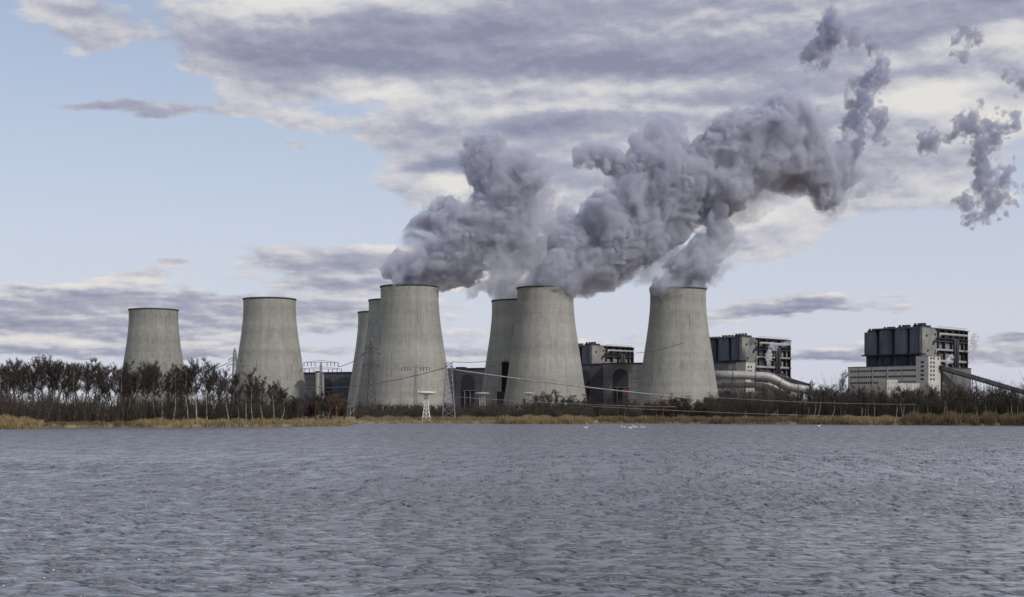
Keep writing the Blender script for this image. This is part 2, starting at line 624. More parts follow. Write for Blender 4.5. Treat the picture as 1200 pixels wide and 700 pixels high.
# centre px, top row, half width of the top in px  -> distance
TOWERS = [
    (180.0, 363.5, 28.2, 'smaller far cooling tower standing alone behind the tall bare wood'),
    (316.0, 351.0, 30.4, 'cooling tower with no plume, standing between the wood and the dark hall'),
    (446.5, 366.5, 26.8, 'lowest cooling tower, only a thin strip showing left of two others'),
    (462.5, 352.5, 30.2, 'half hidden cooling tower directly behind the largest steaming one'),
    (480.0, 336.5, 33.9, 'largest steaming cooling tower, behind the white lattice mast'),
    (606.0, 353.0, 29.6, 'rear cooling tower with black duct on its flank, overlapped by a nearer one'),
    (639.0, 338.0, 33.0, 'steaming cooling tower in the middle of the row, in front of the ducted one'),
    (794.5, 339.5, 32.5, 'steaming cooling tower nearest the boiler house with the big pipes'),
]
tower0 = None
TPOS = []
for i, (px, py, hw, lab) in enumerate(TOWERS):
    Y = F * 27.0 / hw
    x = (px - 600) / F * Y
    ztop = CAM_H + (HOR - py) / F * Y
    if tower0 is None:
        t = tower0 = make_tower()
    else:
        t = copy_tree(tower0)
    t.location = (x, Y, 1.0)
    t.scale = (1, 1, (ztop - 1.0) / TOW_H)
    t.rotation_euler = (0, 0, i * 1.37)
    t['label'] = lab
    TPOS.append((x, Y, ztop))
# ------------------------------------------------------------------ steam plumes: closed billowing bodies filled with scattering vapour
def value_noise(lo, shape, vox, scale, seed):
    """smooth lattice noise (-1..1) on a regular grid, interpolated one axis at a time"""
    rng = np.random.RandomState(seed)
    cs = []
    dims = []
    for ax in range(3):
        c = (np.arange(shape[ax]) * vox + lo[ax] * 0 + 0.31 * scale * (ax + 1)) / scale
        i = np.floor(c).astype(np.int32)
        fr = c - i
        fr = fr * fr * fr * (fr * (fr * 6 - 15) + 10)
        cs.append((i, fr.astype(np.float32)))
        dims.append(i.max() + 2)
    g = (rng.rand(*dims).astype(np.float32) * 2 - 1)
    for ax in range(3):
        i, fr = cs[ax]
        sh = [1, 1, 1]
        sh[ax] = -1
        fr = fr.reshape(sh)
        g = np.take(g, i, axis=ax) * (1 - fr) + np.take(g, i + 1, axis=ax) * fr
    return g


def surface_net(fld, lo, vox):
    """naive surface nets: closed quad mesh of fld = 0 (inside > 0)"""
    ins = fld > 0
    c = np.zeros(tuple(s - 1 for s in fld.shape), np.uint8)
    nx, ny, nz = c.shape
    offs = [(i, j, k) for i in (0, 1) for j in (0, 1) for k in (0, 1)]
    for (i, j, k) in offs:
        c += ins[i:i + nx, j:j + ny, k:k + nz]
    act = (c > 0) & (c < 8)
    cells = np.argwhere(act)
    idx = -np.ones(c.shape, np.int32)
    idx[act] = np.arange(len(cells))
    val = {o: fld[cells[:, 0] + o[0], cells[:, 1] + o[1], cells[:, 2] + o[2]] for o in offs}
    acc = np.zeros((len(cells), 3), np.float32)
    cnt = np.zeros(len(cells), np.float32)
    for o in offs:
        for ax in range(3):
            if o[ax] == 0:
                p = list(o)
                p[ax] = 1
                a, b_ = val[o], val[tuple(p)]
                m = (a > 0) != (b_ > 0)
                t = a[m] / (a[m] - b_[m])
                q = np.tile(np.array(o, np.float32), (m.sum(), 1))
                q[:, ax] = t
                acc[m] += q
                cnt[m] += 1
    vert = (cells + acc / cnt[:, None]) * vox + np.array(lo)
    quads = []
    for ax in range(3):
        a = np.take(ins, range(ins.shape[ax] - 1), axis=ax)
        b_ = np.take(ins, range(1, ins.shape[ax]), axis=ax)
        e_ = np.argwhere(a != b_)
        u, v = [(1, 2), (2, 0), (0, 1)][ax]
        ok = (e_[:, u] > 0) & (e_[:, v] > 0) & (e_[:, u] < fld.shape[u] - 1) & (e_[:, v] < fld.shape[v] - 1)
        e_ = e_[ok]
        flip = ins[e_[:, 0], e_[:, 1], e_[:, 2]]
        def cid(du, dv):
            q = e_.copy()
            q[:, u] += du
            q[:, v] += dv
            return idx[q[:, 0], q[:, 1], q[:, 2]]
        q4 = np.stack([cid(-1, -1), cid(0, -1), cid(0, 0), cid(-1, 0)], 1)
        q4[~flip] = q4[~flip][:, ::-1]
        quads.append(q4)
    return vert.astype(np.float32), np.concatenate(quads).astype(np.int32)


def net_object(name, vert, quad, mat):
    me = bpy.data.meshes.new(name)
    me.vertices.add(len(vert))
    me.vertices.foreach_set('co', vert.ravel())
    me.loops.add(quad.size)
    me.loops.foreach_set('vertex_index', quad.ravel())
    me.polygons.add(len(quad))
    me.polygons.foreach_set('loop_start', np.arange(0, quad.size, 4, dtype=np.int32))
    me.polygons.foreach_set('loop_total', np.full(len(quad), 4, np.int32))
    me.polygons.foreach_set('use_smooth', np.ones(len(quad), bool))
    me.update(calc_edges=True)
    me.validate()
    me.materials.append(mat)
    o = bpy.data.objects.new(name, me)
    COL.objects.link(o)
    return o


def vapour(name, dens_, col, aniso=0.2, lo_=0.04, scale=1 / 30.0, step=0.3):
    """vapour whose density wanders in clots"""
    mt, n, out = material(name)
    v = n.node('ShaderNodeVolumePrincipled')
    v.inputs['Color'].default_value = col + (1,)
    geo = n.node('ShaderNodeNewGeometry')
    nz = n.noise(geo.outputs['Position'], scale, 5.0, 0.6, 2.1, 0.6)
    n.link(n.smooth(nz, 0.41, 0.60, dens_ * lo_, dens_ * 1.5), v.inputs['Density'])
    v.inputs['Anisotropy'].default_value = aniso
    n.link(v.outputs[0], out.inputs['Volume'])
    mt.cycles.volume_step_rate = step
    return mt


def plume(name, label, blobs, Y0, mat, seed, vox=1.75, amp=(9, 5.0, 4.0, 3.4, 2.0), scl=(62, 34, 16, 8.5, 4.2), erode=0.0, thin_=1.0, drift=0.0, kblend=8.0, group=None, rim=None, fringe=False, cut=None):
    """blobs: photo px, photo row, radius px -> spheres in the air at about distance Y0; the union is roughened by billowing noise"""
    rng = random.Random(seed)
    sp = []
    x0 = blobs[0][0]
    for bl in blobs:
        px, py, r = bl[:3]
        Y = Y0 + drift * (px - x0) + rng.uniform(-0.5, 0.5) * r * thin_
        x, y, z = at(px, py, Y)
        sp.append((x, y, z, r * Y / F))
    A = np.array(sp)
    pad = sum(amp) * 0.7 + (16 if fringe else 4)
    lo = (A[:, :3] - A[:, 3:4]).min(0) - pad
    hi = (A[:, :3] + A[:, 3:4]).max(0) + pad
    shape = tuple(int(math.ceil((hi[k] - lo[k]) / vox)) + 1 for k in range(3))
    ax = [(lo[k] + np.arange(shape[k]) * vox).astype(np.float32) for k in range(3)]
    # the air is stirred: warp the lookup a little so spheres stop being spheres
    wx = value_noise(lo, shape, vox, 60, seed + 91) * 10
    wz = value_noise(lo, shape, vox, 60, seed + 92) * 10
    if erode > 0:
        wx = wx + value_noise(lo, shape, vox, 21, seed + 93) * 7 + value_noise(lo, shape, vox, 9, seed + 95) * 3.5
        wz = wz + value_noise(lo, shape, vox, 21, seed + 94) * 7 + value_noise(lo, shape, vox, 9, seed + 96) * 3.5
    X = ax[0][:, None, None] + wx
    Yg = ax[1][None, :, None] + wx * 0.5
    Z = ax[2][None, None, :] + wz
    s = np.zeros(shape, np.float32)
    for (x, y, z, r) in sp:
        i0 = [max(0, int((c - r * 1.6 - 12 - lo[k]) / vox)) for k, c in enumerate((x, y, z))]
        i1 = [min(shape[k], int((c + r * 1.6 + 12 - lo[k]) / vox) + 2) for k, c in enumerate((x, y, z))]
        sl = tuple(slice(a, b_) for a, b_ in zip(i0, i1))
        d = np.sqrt((X[sl] - x) ** 2 + (Yg[sl] - y) ** 2 + (Z[sl] - z) ** 2)
        s[sl] += np.exp(np.clip((r - d) / kblend, -12, 12))
    fld = kblend * np.log(s + 1e-5) - kblend * 0.45
    fld0 = fld.copy()
    mod = np.clip(0.85 + 0.9 * value_noise(lo, shape, vox, 70, seed + 77) + 0.6 * value_noise(lo, shape, vox, 38, seed + 78), 0.12, 1.9)
    for a, sc_, k in zip(amp, scl, range(9)):
        a = a * (mod if k in (1, 2) else (1.15 - 0.25 * mod if k > 2 else 1.0))
        nz = value_noise(lo, shape, vox, sc_, seed + k)
        nz2 = value_noise(lo, shape, vox, sc_ * 0.71, seed + k + 40)
        bil = np.sqrt(nz * nz * 0.6 + nz2 * nz2 * 0.6)        # round bumps with sharp creases
        fld += a * (bil * 2.2 - 0.85) if (erode == 0 and k > 0) else a * (nz + 0.7 * nz2) * 1.15
    fld -= erode
    if rim is not None:
        fld -= np.maximum(0, rim - ax[2] + 0.5)[None, None, :] * 0.7
    if cut is not None:
        # the upwind side leaves the mouth cleanly and leans over
        cx0, _, cz0 = at(cut[0], cut[1], Y0)
        cutf = (np.maximum(0, cx0 + cut[2] * (ax[2] - cz0)[None, :] - ax[0][:, None]) * 0.9)[:, None, :].astype(np.float32)
        fld -= cutf
    fld[0], fld[-1] = -1, -1
    fld[:, 0], fld[:, -1] = -1, -1
    fld[:, :, 0], fld[:, :, -1] = -1, -1
    vert, quad = surface_net(fld, lo, vox)
    o = net_object(name, vert, quad, mat)
    if fringe:
        # torn outer vapour round the dense body
        # it trails downwind, to the right and below
        f2 = np.roll(np.roll(fld0, int(14 / vox), axis=0), -int(9 / vox), axis=2) + 2.0
        for a, sc_, k in zip((12, 9, 6, 4), (40, 20, 9, 4.5), range(4)):
            f2 += a * (value_noise(lo, shape, vox, sc_, seed + 60 + k) - 0.12)
        f2 = np.minimum(f2, 60) - np.maximum(0, (rim or -999) + 22 - ax[2])[None, None, :] * 0.6
        if cut is not None:
            f2 -= cutf
        f2 = np.where(fld > 3, np.minimum(f2, 3 - fld), f2)
        f2[0], f2[-1] = -1, -1
        f2[:, 0], f2[:, -1] = -1, -1
        f2[:, :, 0], f2[:, :, -1] = -1, -1
        v2, q2 = surface_net(f2, lo, vox)
        c_ = net_object('vapour_fringe', v2, q2, mt_fringe)
        c_.parent = o
    return tag(o, label, 'steam plume', group)


mt_vap = vapour('shaded_dense_vapour', 0.17, (0.79, 0.80, 0.87))  # greyed albedo, here and in the fringe, puts cloud shade into the steam
mt_fringe = vapour('fringe_vapour', 0.03, (0.80, 0.81, 0.88))
mt_wisp = vapour('thin_vapour', 0.07, (0.86, 0.86, 0.90), 0.2, 0.0, 1 / 20.0, 0.25)
mt_dark_wisp = vapour('shaded_torn_vapour', 0.14, (0.66, 0.675, 0.77), 0.2, 0.0, 1 / 15.0, 0.25)  # darker still: backlit shade of the wisps put into their colour
mt_puff = vapour('white_puff', 0.25, (0.93, 0.93, 0.95), 0.2, 0.2, 1 / 4.0, 0.4)
SG = 'steam plumes over the cooling towers'
yE, yF_, yG, yH = TPOS[4][1], TPOS[5][1], TPOS[6][1], TPOS[7][1]
plume('steam_plume', 'thick grey steam plume leaning off the largest cooling tower, ending in a knob', [
    (480, 336, 25), (468, 336, 11), (497, 335, 15), (481, 327, 22), (472, 327, 10), (492, 322, 24), (478, 308, 11), (488, 302, 22), (500, 284, 14), (512, 300, 32), (523, 258, 13), (530, 284, 25),
    (548, 287, 30), (560, 272, 30), (575, 266, 30), (600, 270, 26), (586, 240, 26), (583, 192, 32), (574, 208, 22), (572, 178, 18), (600, 202, 25), (618, 208, 20), (632, 203, 14), (592, 222, 24),
    (560, 300, 24), (536, 310, 26), (520, 322, 18)], yE + 6, mt_vap, 11, group=SG, rim=TPOS[4][2], cut=(450, 336, 0.42), fringe=True)
plume('steam_plume', 'pale broken steam plume rising from behind the middle steaming cooling tower', [
    (606, 345, 26), (590, 335, 20), (560, 330, 20), (575, 312, 24), (600, 320, 30), (620, 300, 30), (600, 290, 22), (640, 285, 26), (632, 258, 20), (655, 238, 16), (650, 262, 22), (540, 335, 16), (660, 300, 24)],
    yF_ + 30, mt_wisp, 23, amp=(9, 8, 5, 2.5), erode=3.0, group=SG)
plume('steam_plume', 'largest steam plume, a grey billowing bank sweeping up from the middle steaming tower', [
    (640, 331, 22), (655, 322, 28), (690, 318, 30), (660, 300, 28), (690, 290, 32), (720, 285, 38), (730, 296, 34), (713, 258, 28), (755, 275, 34),
    (765, 280, 26), (775, 245, 38), (745, 222, 32), (785, 196, 34), (775, 168, 15), (796, 160, 10), (700, 180, 20), (690, 178, 15), (720, 190, 20), (820, 222, 38),
    (850, 200, 36), (860, 158, 26), (890, 178, 40), (900, 142, 30), (922, 118, 21), (943, 130, 20), (925, 200, 40), (958, 190, 28), (968, 222, 24),
    (945, 160, 26), (990, 196, 13), (870, 225, 24), (968, 240, 12), (690, 336, 14)], yG, mt_vap, 37, group=SG, drift=0.25, rim=TPOS[6][2] - 4, cut=(622, 337, 0.35), fringe=True)
plume('steam_plume', 'slim dark steam plume rising off the tower nearest the piped boiler house', [
    (795, 337, 25), (780, 338, 14), (812, 335, 12), (802, 324, 19), (814, 308, 17), (828, 292, 16), (843, 277, 15), (843, 262, 13), (838, 250, 14), (856, 290, 8)],
    yH, mt_vap, 51, group=SG, amp=(6, 4, 4, 3, 1.8), kblend=5, rim=TPOS[7][2], cut=(768, 338, 0.75), fringe=True)
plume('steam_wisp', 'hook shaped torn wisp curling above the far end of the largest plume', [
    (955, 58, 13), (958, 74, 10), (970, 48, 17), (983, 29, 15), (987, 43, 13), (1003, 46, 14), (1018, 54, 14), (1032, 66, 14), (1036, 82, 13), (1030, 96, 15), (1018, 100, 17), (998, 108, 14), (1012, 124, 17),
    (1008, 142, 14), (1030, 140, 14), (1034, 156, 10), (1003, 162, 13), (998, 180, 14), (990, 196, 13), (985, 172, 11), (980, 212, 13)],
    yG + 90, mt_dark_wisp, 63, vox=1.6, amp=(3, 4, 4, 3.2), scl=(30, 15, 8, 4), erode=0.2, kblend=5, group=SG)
plume('steam_wisp', 'small thin wisp trailing off the lower end of the largest plume', [
    (1006, 232, 9), (1018, 224, 9), (1030, 214, 10), (1042, 202, 10), (1050, 197, 6), (992, 235, 9)],
    yG + 90, mt_wisp, 64, vox=1.6, amp=(4, 5, 4, 2), scl=(24, 14, 7, 4), erode=0.5, kblend=3, group=SG)
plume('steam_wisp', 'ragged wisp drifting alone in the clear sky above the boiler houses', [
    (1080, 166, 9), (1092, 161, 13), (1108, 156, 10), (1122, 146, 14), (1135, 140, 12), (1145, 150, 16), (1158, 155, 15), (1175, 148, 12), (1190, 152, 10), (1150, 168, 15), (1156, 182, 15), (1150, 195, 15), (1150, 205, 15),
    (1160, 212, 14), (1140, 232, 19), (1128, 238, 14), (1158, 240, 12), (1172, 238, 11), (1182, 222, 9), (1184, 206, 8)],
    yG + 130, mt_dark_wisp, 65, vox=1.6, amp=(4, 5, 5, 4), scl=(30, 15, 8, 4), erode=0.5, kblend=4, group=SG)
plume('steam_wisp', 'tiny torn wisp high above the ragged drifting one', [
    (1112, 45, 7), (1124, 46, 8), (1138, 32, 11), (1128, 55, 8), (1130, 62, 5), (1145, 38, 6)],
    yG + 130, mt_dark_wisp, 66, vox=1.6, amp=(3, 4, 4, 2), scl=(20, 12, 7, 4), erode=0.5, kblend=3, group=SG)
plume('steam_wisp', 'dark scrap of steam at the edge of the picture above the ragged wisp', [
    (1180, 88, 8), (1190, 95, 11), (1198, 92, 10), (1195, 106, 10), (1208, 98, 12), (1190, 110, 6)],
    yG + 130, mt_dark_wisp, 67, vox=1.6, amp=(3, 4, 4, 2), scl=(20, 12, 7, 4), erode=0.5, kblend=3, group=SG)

for lab, bl, Yp, mtp in (
        ('small white steam puff against the right face of the right boiler house', [(1119, 424, 4.5), (1121, 419, 4.5), (1122, 416, 3.5)], 1440, mt_puff),
        ('small white steam puff curling up the right face of the piped boiler house', [(899, 425, 4), (900, 418, 4.5), (905, 412, 5), (913, 409, 5), (921, 408, 4)], 1610, mt_puff),
        ('thin dark steam curl above the second roof vent of the right boiler house', [(1044, 381, 2), (1047, 378, 2.5), (1050, 375, 2.5), (1053, 373, 2.2)], 1500, mt_puff),
        ('faint steam curl leaving the right edge of the right boiler house', [(1142, 404, 3), (1146, 401, 4), (1150, 397, 3), (1152, 393, 3)], 1560, mt_puff)):
    plume('steam_wisp', lab, bl, Yp, mtp, int(bl[0][0]), vox=0.55, amp=(1.0, 1.2, 1.0, .6), scl=(8, 4, 2.2, 1.3), erode=0.1, kblend=1.0, group='small steam puffs at the boiler houses')
# ------------------------------------------------------------------ boiler houses (three of a kind) and the plant around them
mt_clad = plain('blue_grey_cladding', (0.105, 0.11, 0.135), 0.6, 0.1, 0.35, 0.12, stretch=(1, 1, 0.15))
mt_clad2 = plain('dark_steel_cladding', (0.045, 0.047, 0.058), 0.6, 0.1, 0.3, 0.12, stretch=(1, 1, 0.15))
mt_panel = plain('beige_panel', (0.235, 0.228, 0.215), 0.8, 0, 0.22, 0.10)
mt_frame = plain('black_steel_frame', (0.034, 0.034, 0.040), 0.6)
mt_pipe = plain('pale_pipe_lagging', (0.36, 0.355, 0.34), 0.5, 0.2, 0.18, 0.3)
mt_white = plain('white_render', (0.48, 0.47, 0.43), 0.8, 0, 0.10, 0.15)
mt_glass = plain('dark_window_glass', (0.02, 0.024, 0.032), 0.15, 0, 0.2, 1.0, 0.5)
mt_hall = plain('violet_grey_hall_cladding', (0.085, 0.083, 0.10), 0.75, 0, 0.25, 0.06, stretch=(1, 1, 0.3))
mt_hall2 = plain('grey_hall_cladding', (0.135, 0.13, 0.132), 0.75, 0, 0.25, 0.06, stretch=(1, 1, 0.3))
mt_black = plain('dark_interior', (0.012, 0.012, 0.015), 0.9)
mt_arch_shade = plain('painted_arch_shade', (0.032, 0.032, 0.038), 0.8)  # near-black colour painted as the shade inside the hall arches
mt_orange = plain('orange_red_paint', (0.27, 0.10, 0.07), 0.6)

LX, LY, HB = 76.0, 92.0, 96.5


def make_boiler():
    t = thing('boiler_house', 'b', 'boiler house', group='steel boiler houses of the power station')
    core = MB().quad_box((6, 4, 0), (LX - 1.0, LY - 2, 92.0))
    core.build('core_wall', mt_clad, t)
    # left face: four bulging bays, narrower and darker below a heavy ledge
    for k in range(4):
        y0 = k * 23.0 + 0.8
        y1 = y0 + 20.4
        ym, hw = (y0 + y1) / 2, (y1 - y0) / 2
        arc = [(6.05, y0)] + [(5.0 - 4.6 * math.sin(math.pi * j / 10) ** 0.6, ym - hw * math.cos(math.pi * j / 10)) for j in range(11)] + [(6.05, y1)]
        top = 96.4 - 1.2 * k
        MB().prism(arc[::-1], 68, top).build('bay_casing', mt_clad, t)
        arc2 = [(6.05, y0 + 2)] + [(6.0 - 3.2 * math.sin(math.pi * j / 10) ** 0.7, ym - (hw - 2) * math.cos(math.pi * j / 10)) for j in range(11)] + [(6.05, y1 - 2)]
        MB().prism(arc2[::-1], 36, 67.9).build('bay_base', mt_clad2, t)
        vb = MB()
        vb.quad_box((4, y0 + 3, top - 0.5), (19, y1 - 4, top + 2.2))
        for j in range(5):
            vb.lathe([(1.5, 0), (1.5, 2.2 + 0.5 * (j % 2)), (0.01, 2.3 + 0.5 * (j % 2))], 10, (6.5 + (j % 2) * 7, y0 + 4.5 + j * 2.6, top + 2.0))
        vb.build('roof_vent', mt_frame, t)
        MB().quad_box((2.4, y1 - 6, 36), (4.2, y1 - 4.4, 49)).build('riser', mt_pipe, t)
    lg = MB()
    lg.quad_box((-0.6, -0.6, 66.6), (5.9, LY - 1, 68.0))
    lg.quad_box((0.2, 0.0, 52.0), (5.9, LY - 2, 52.8))
    lg.build('ledge', mt_frame, t)
    # right face: lagged panels at the corner, then pipe decks in an open steel frame
    pw = MB()
    pw.quad_box((0.5, 0.0, 30), (24.5, 4.02, 95.2))
    pw.build('corner_panel', mt_panel, t)
    MB().quad_box((24.6, 3.0, 29), (LX - 1.2, 3.95, 95)).build('rear_panel', mt_hall2, t)
    rs = random.Random(5)
    for z0, z1 in ((86.5, 92.5), (74, 83.0), (62, 70.5), (51, 59.0), (40, 47.5), (30, 37)):
        x = 25.0
        pb = MB()
        while x < LX - 3:
            wd = rs.choice((6, 9, 12, 15))
            x1 = min(x + wd, LX - 2)
            if rs.random() < 0.96:
                hh = rs.uniform(0.7, 1.0)
                pb.quad_box((x + 0.4, 1.0 + rs.uniform(0, 1.5), z0), (x1 - 0.4, 4.02, z0 + (z1 - z0) * hh))
            x = x1
        pb.build('wall_panel', mt_panel, t)
    for z, r, y in ((90.0, 1.3, -0.6), (82.0, 1.0, 0.2), (72.5, 1.2, -0.4), (60.5, 1.5, -0.5), (49.0, 1.1, 0.0), (38.0, 1.2, -0.2)):
        x0 = 24 + rs.uniform(-12, 4)
        MB().tube([(x0, y - 1.2, z - 4), (x0 + 1.5, y - 1.2, z), (LX - rs.uniform(1, 8), y - 1.2, z)], r, 10).build('pipe', rs.choice([mt_pipe, mt_pipe, mt_clad2]), t, True)
    for z in (94.6, 84.6, 71.2, 60.0, 48.2, 37.8):
        MB().quad_box((22.0, -2.6, z), (LX + 1.0, 3.9, z + 0.9)).build('deck', mt_frame, t)
    for x in (25.2, 36, 48.0, 60, 68, LX - 0.6):
        MB().quad_box((x - 0.45, -2.2, 28), (x + 0.45, 3.95, 95.6)).build('column', mt_frame, t)
    for x in (51.2, 55.6):
        MB().tube([(x, -3.4, 46), (x, -3.4, 84), (x + 0.1, 1.0, 86.5)], 1.6, 12).build('duct', mt_clad2, t, True)
    hb = MB()
    for (hx, hz) in ((8, 70), (8, 48), (17, 78), (14, 58), (20, 88), (6, 86)):
        hb.quad_box((hx, -0.6, hz), (hx + 2.6, 0.1, hz + 2.2))
    hb.build('louvre', mt_frame, t)
    MB().quad_box((0.0, 2.0, 95.0), (LX, LY - 18, 96.4)).build('roof', mt_clad, t)
    rl = MB()
    for k in range(16):
        rl.quad_box((26 + k * 3.2, -0.2, 96.4), (26.18 + k * 3.2, 0.0, 98.0))
    rl.quad_box((26, -0.2, 97.9), (LX, 0.0, 98.1))
    rl.build('railing', mt_frame, t)
    for k in range(5):
        MB().quad_box((LX - 0.9, 2, 44 + k * 11), (LX + 3.2, 12, 45 + k * 11)).build('balcony', mt_frame, t)
    return t


BLR = [(1080.5, 1500.0, 'boiler house beside the long white office block, all four roof vents showing'),
       (869.0, 1690.0, 'boiler house with big pale pipes and a small white block at its foot'),
       (693.5, 1890.0, 'boiler house farthest away, rising over the hall between two steaming towers')]
boiler0 = make_boiler()
for i, (px, Y, lab) in enumerate(BLR):
    t = boiler0 if i == 0 else copy_tree(boiler0)
    t.location = at(px, HOR, Y)[0:2] + (1.0,)
    t.rotation_euler = (0, 0, R(45))
    t.scale = ((1.31, 1.34, 1.12)[i], (0.80, 0.86, 1.0)[i], 1)
    t['label'] = lab


def annex(name, label, px, Y, lx, ly, z0, z1, mt, cat='annex', rz=45):
    t = thing(name, label, cat, at(px, HOR, Y)[0:2] + (1.0,), R(rz))
    MB().quad_box((0, 0, z0), (lx, ly, z1 - 0.8)).build('wall', mt, t)
    MB().quad_box((-0.4, -0.4, z1 - 0.8), (lx + 0.4, ly + 0.4, z1)).build('roof', mt_clad2, t)
    return t


def zpx(py, Y):
    return CAM_H + (HOR - py) / F * Y - 1.0


# grey annexes at the right foot of the two nearer boiler houses
annex('machine_annex', 'plain grey annex under the conveyor at the foot of the right boiler house', 1104.5, 1452, 62, 30, 0, zpx(430, 1452), mt_hall2)
annex('machine_annex', 'grey stepped annex behind the dark sloping gallery of the piped boiler house', 901, 1640, 34, 24, 0, zpx(437, 1640), mt_hall2)
bw = annex('bunker_wing', 'dark low wing along the left foot of the right boiler house', 1077, 1488, 6, 70, 0, zpx(428, 1488), mt_clad2, 'bunker wing')

# long white office block with window bands and a taller stair tower
Yo = 1425.0
so = F / Yo * 0.7071
ofc = thing('office_block', 'long white office block with two window bands below the right boiler house', 'office block', at(1088, HOR, Yo)[0:2] + (1.0,), R(45))
len_o = 92 / so * 0.83
z_of = zpx(428.5, Yo)
MB().quad_box((0.6, 14.0, 0), (16, len_o, z_of)).build('wall', mt_white, ofc)
MB().quad_box((0.2, 14.0, z_of), (16.4, len_o + 0.3, z_of + 0.7)).build('roof', mt_clad, ofc)
groups = [(14.6, 4), (22.5, 3), (31.5, 6), (49.5, 6), (66.5, 6), (82.5, 4)]
for zc in (zpx(433.4, Yo), zpx(440.6, Yo), zpx(447.6, Yo)):
    for y0, cnt in groups:
        for k in range(cnt):
            yy = (y0 + k * 2.55) * len_o / 95.0
            MB().quad_box((0.35, yy, zc - 1.0), (0.75, yy + 1.7, zc + 1.1)).build('window', mt_glass, ofc)
pil = MB()
for yy in (12.2, 29.0, 47.2, 64.6, 80.6):
    pil.quad_box((0.3, yy * len_o / 95 + 1.2, 0), (0.62, yy * len_o / 95 + 1.7, z_of))
pil.build('pilaster', mt_hall2, ofc)
stt = thing('stair_tower', 'tall pale stair tower with small square windows at the end of the office block', 'stair tower', at(1088, HOR, Yo)[0:2] + (1.0,), R(45))
z_st = zpx(417.3, Yo)
wx = 20.5 / so
MB().quad_box((0, 0, 0), (wx, 13.9, z_st)).build('wall', mt_white, stt)
MB().quad_box((-0.3, -0.3, z_st), (wx + 0.3, 14.2, z_st + 0.6)).build('roof', mt_hall2, stt)
for k in range(6):
    zc = zpx(419.8 + k * 4.9, Yo)
    for xx in (3.8, 9.6, 18.6):
        if xx > 12 and k != 0:
            continue
        MB().quad_box((xx, -0.25, zc - 1.1), (xx + 2.9, 0.2, zc + 1.1)).build('window', mt_glass, stt)
for k in range(5):
    zc = zpx(424.4 + k * 5, Yo)
    MB().quad_box((-0.2, 5.0, zc - 1.0), (0.2, 8.6, zc + 1.0)).build('window', mt_glass, stt)
gate = thing('gatehouse', 'small cream flat roofed block showing over the wood below the office windows', 'gatehouse', at(1078, HOR, 1380)[0:2] + (1.0,), R(20))
MB().quad_box((-38, 0, 0), (0, 14, zpx(449, 1380))).build('wall', mt_white, gate)
MB().quad_box((-38.4, -0.4, zpx(449, 1380)), (-26, 14.4, zpx(445.5, 1380))).build('rooftop_room', mt_white, gate)
MB().quad_box((-25.8, -0.4, zpx(449, 1380)), (0.4, 14.4, zpx(449, 1380) + 0.7)).build('roof', mt_hall2, gate)


def gallery(label, p0, p1, Y0_, Y1_, wdt, hgt_, n_leg):
    """sloping covered conveyor on trestles"""
    a = Vector(at(p0[0], p0[1], Y0_))
    b_ = Vector(at(p1[0], p1[1], Y1_))
    t = thing('conveyor_gallery', label, 'conveyor', (a.x, a.y, 1.0), 0)
    d = b_ - a
    dh = Vector((d.x, d.y, 0)).normalized()
    s = Vector((dh.y, -dh.x, 0)) * wdt / 2
    up = Vector((0, 0, hgt_))
    off = Vector((a.x, a.y, 1.0))
    for nm, zz0, zz1, mt in (('gallery_body', 0.0, 0.78, mt_clad2), ('gallery_roof', 0.80, 1.0, mt_clad)):
        m_ = MB()
        for q in (a, b_):
            for sg, zz in ((-1, zz0), (1, zz0), (1, zz1), (-1, zz1)):
                w_ = q + s * sg * (1.0 if nm == 'gallery_body' else 1.12) + up * zz - off
                m_.v.append(tuple(w_))
        m_.f = [(3, 2, 1, 0), (4, 5, 6, 7), (0, 1, 5, 4), (1, 2, 6, 5), (2, 3, 7, 6), (3, 0, 4, 7)]
        m_.build(nm, mt, t)
    for k in range(n_leg):
        q = a + d * ((k + 0.7) / n_leg) - off
        lm_ = MB()
        for sg in (-1, 1):
            lm_.tube([(q.x + s.x * sg * 1.4, q.y + s.y * sg * 1.4, -1), (q.x + s.x * sg * 0.8, q.y + s.y * sg * 0.8, q.z)], 0.45, 6)
        lm_.build('trestle', mt_hall2, t)
    return t


gallery('long dark conveyor gallery sloping down to the right from the stair tower', (1101, 433), (1260, 480), 1440, 1540, 6, 4.0, 7)
gallery('short dark conveyor gallery sloping down behind the elbowed pipe', (888, 437), (948, 454.5), 1560, 1600, 6, 4.0, 3)

# small white block in front of the middle boiler house
wb = thing('transfer_house', 'small white cube shaped block with four windows above the big pipes', 'transfer house', at(874, HOR, 1560)[0:2] + (1.0,), R(40))
zt, zb_ = zpx(424.6, 1560), zpx(440, 1560)
MB().quad_box((0, 0, 0), (15.5, 14, zt)).build('wall', mt_white, wb)
MB().quad_box((-0.3, -0.3, zt), (15.8, 14.3, zt + 0.5)).build('roof', mt_hall2, wb)
for xx in (3.2, 7.8):
    for zz in (zpx(430, 1560), zpx(434.6, 1560)):
        MB().quad_box((xx, -0.25, zz - 1.0), (xx + 2.2, 0.2, zz + 1.0)).build('window', mt_glass, wb)


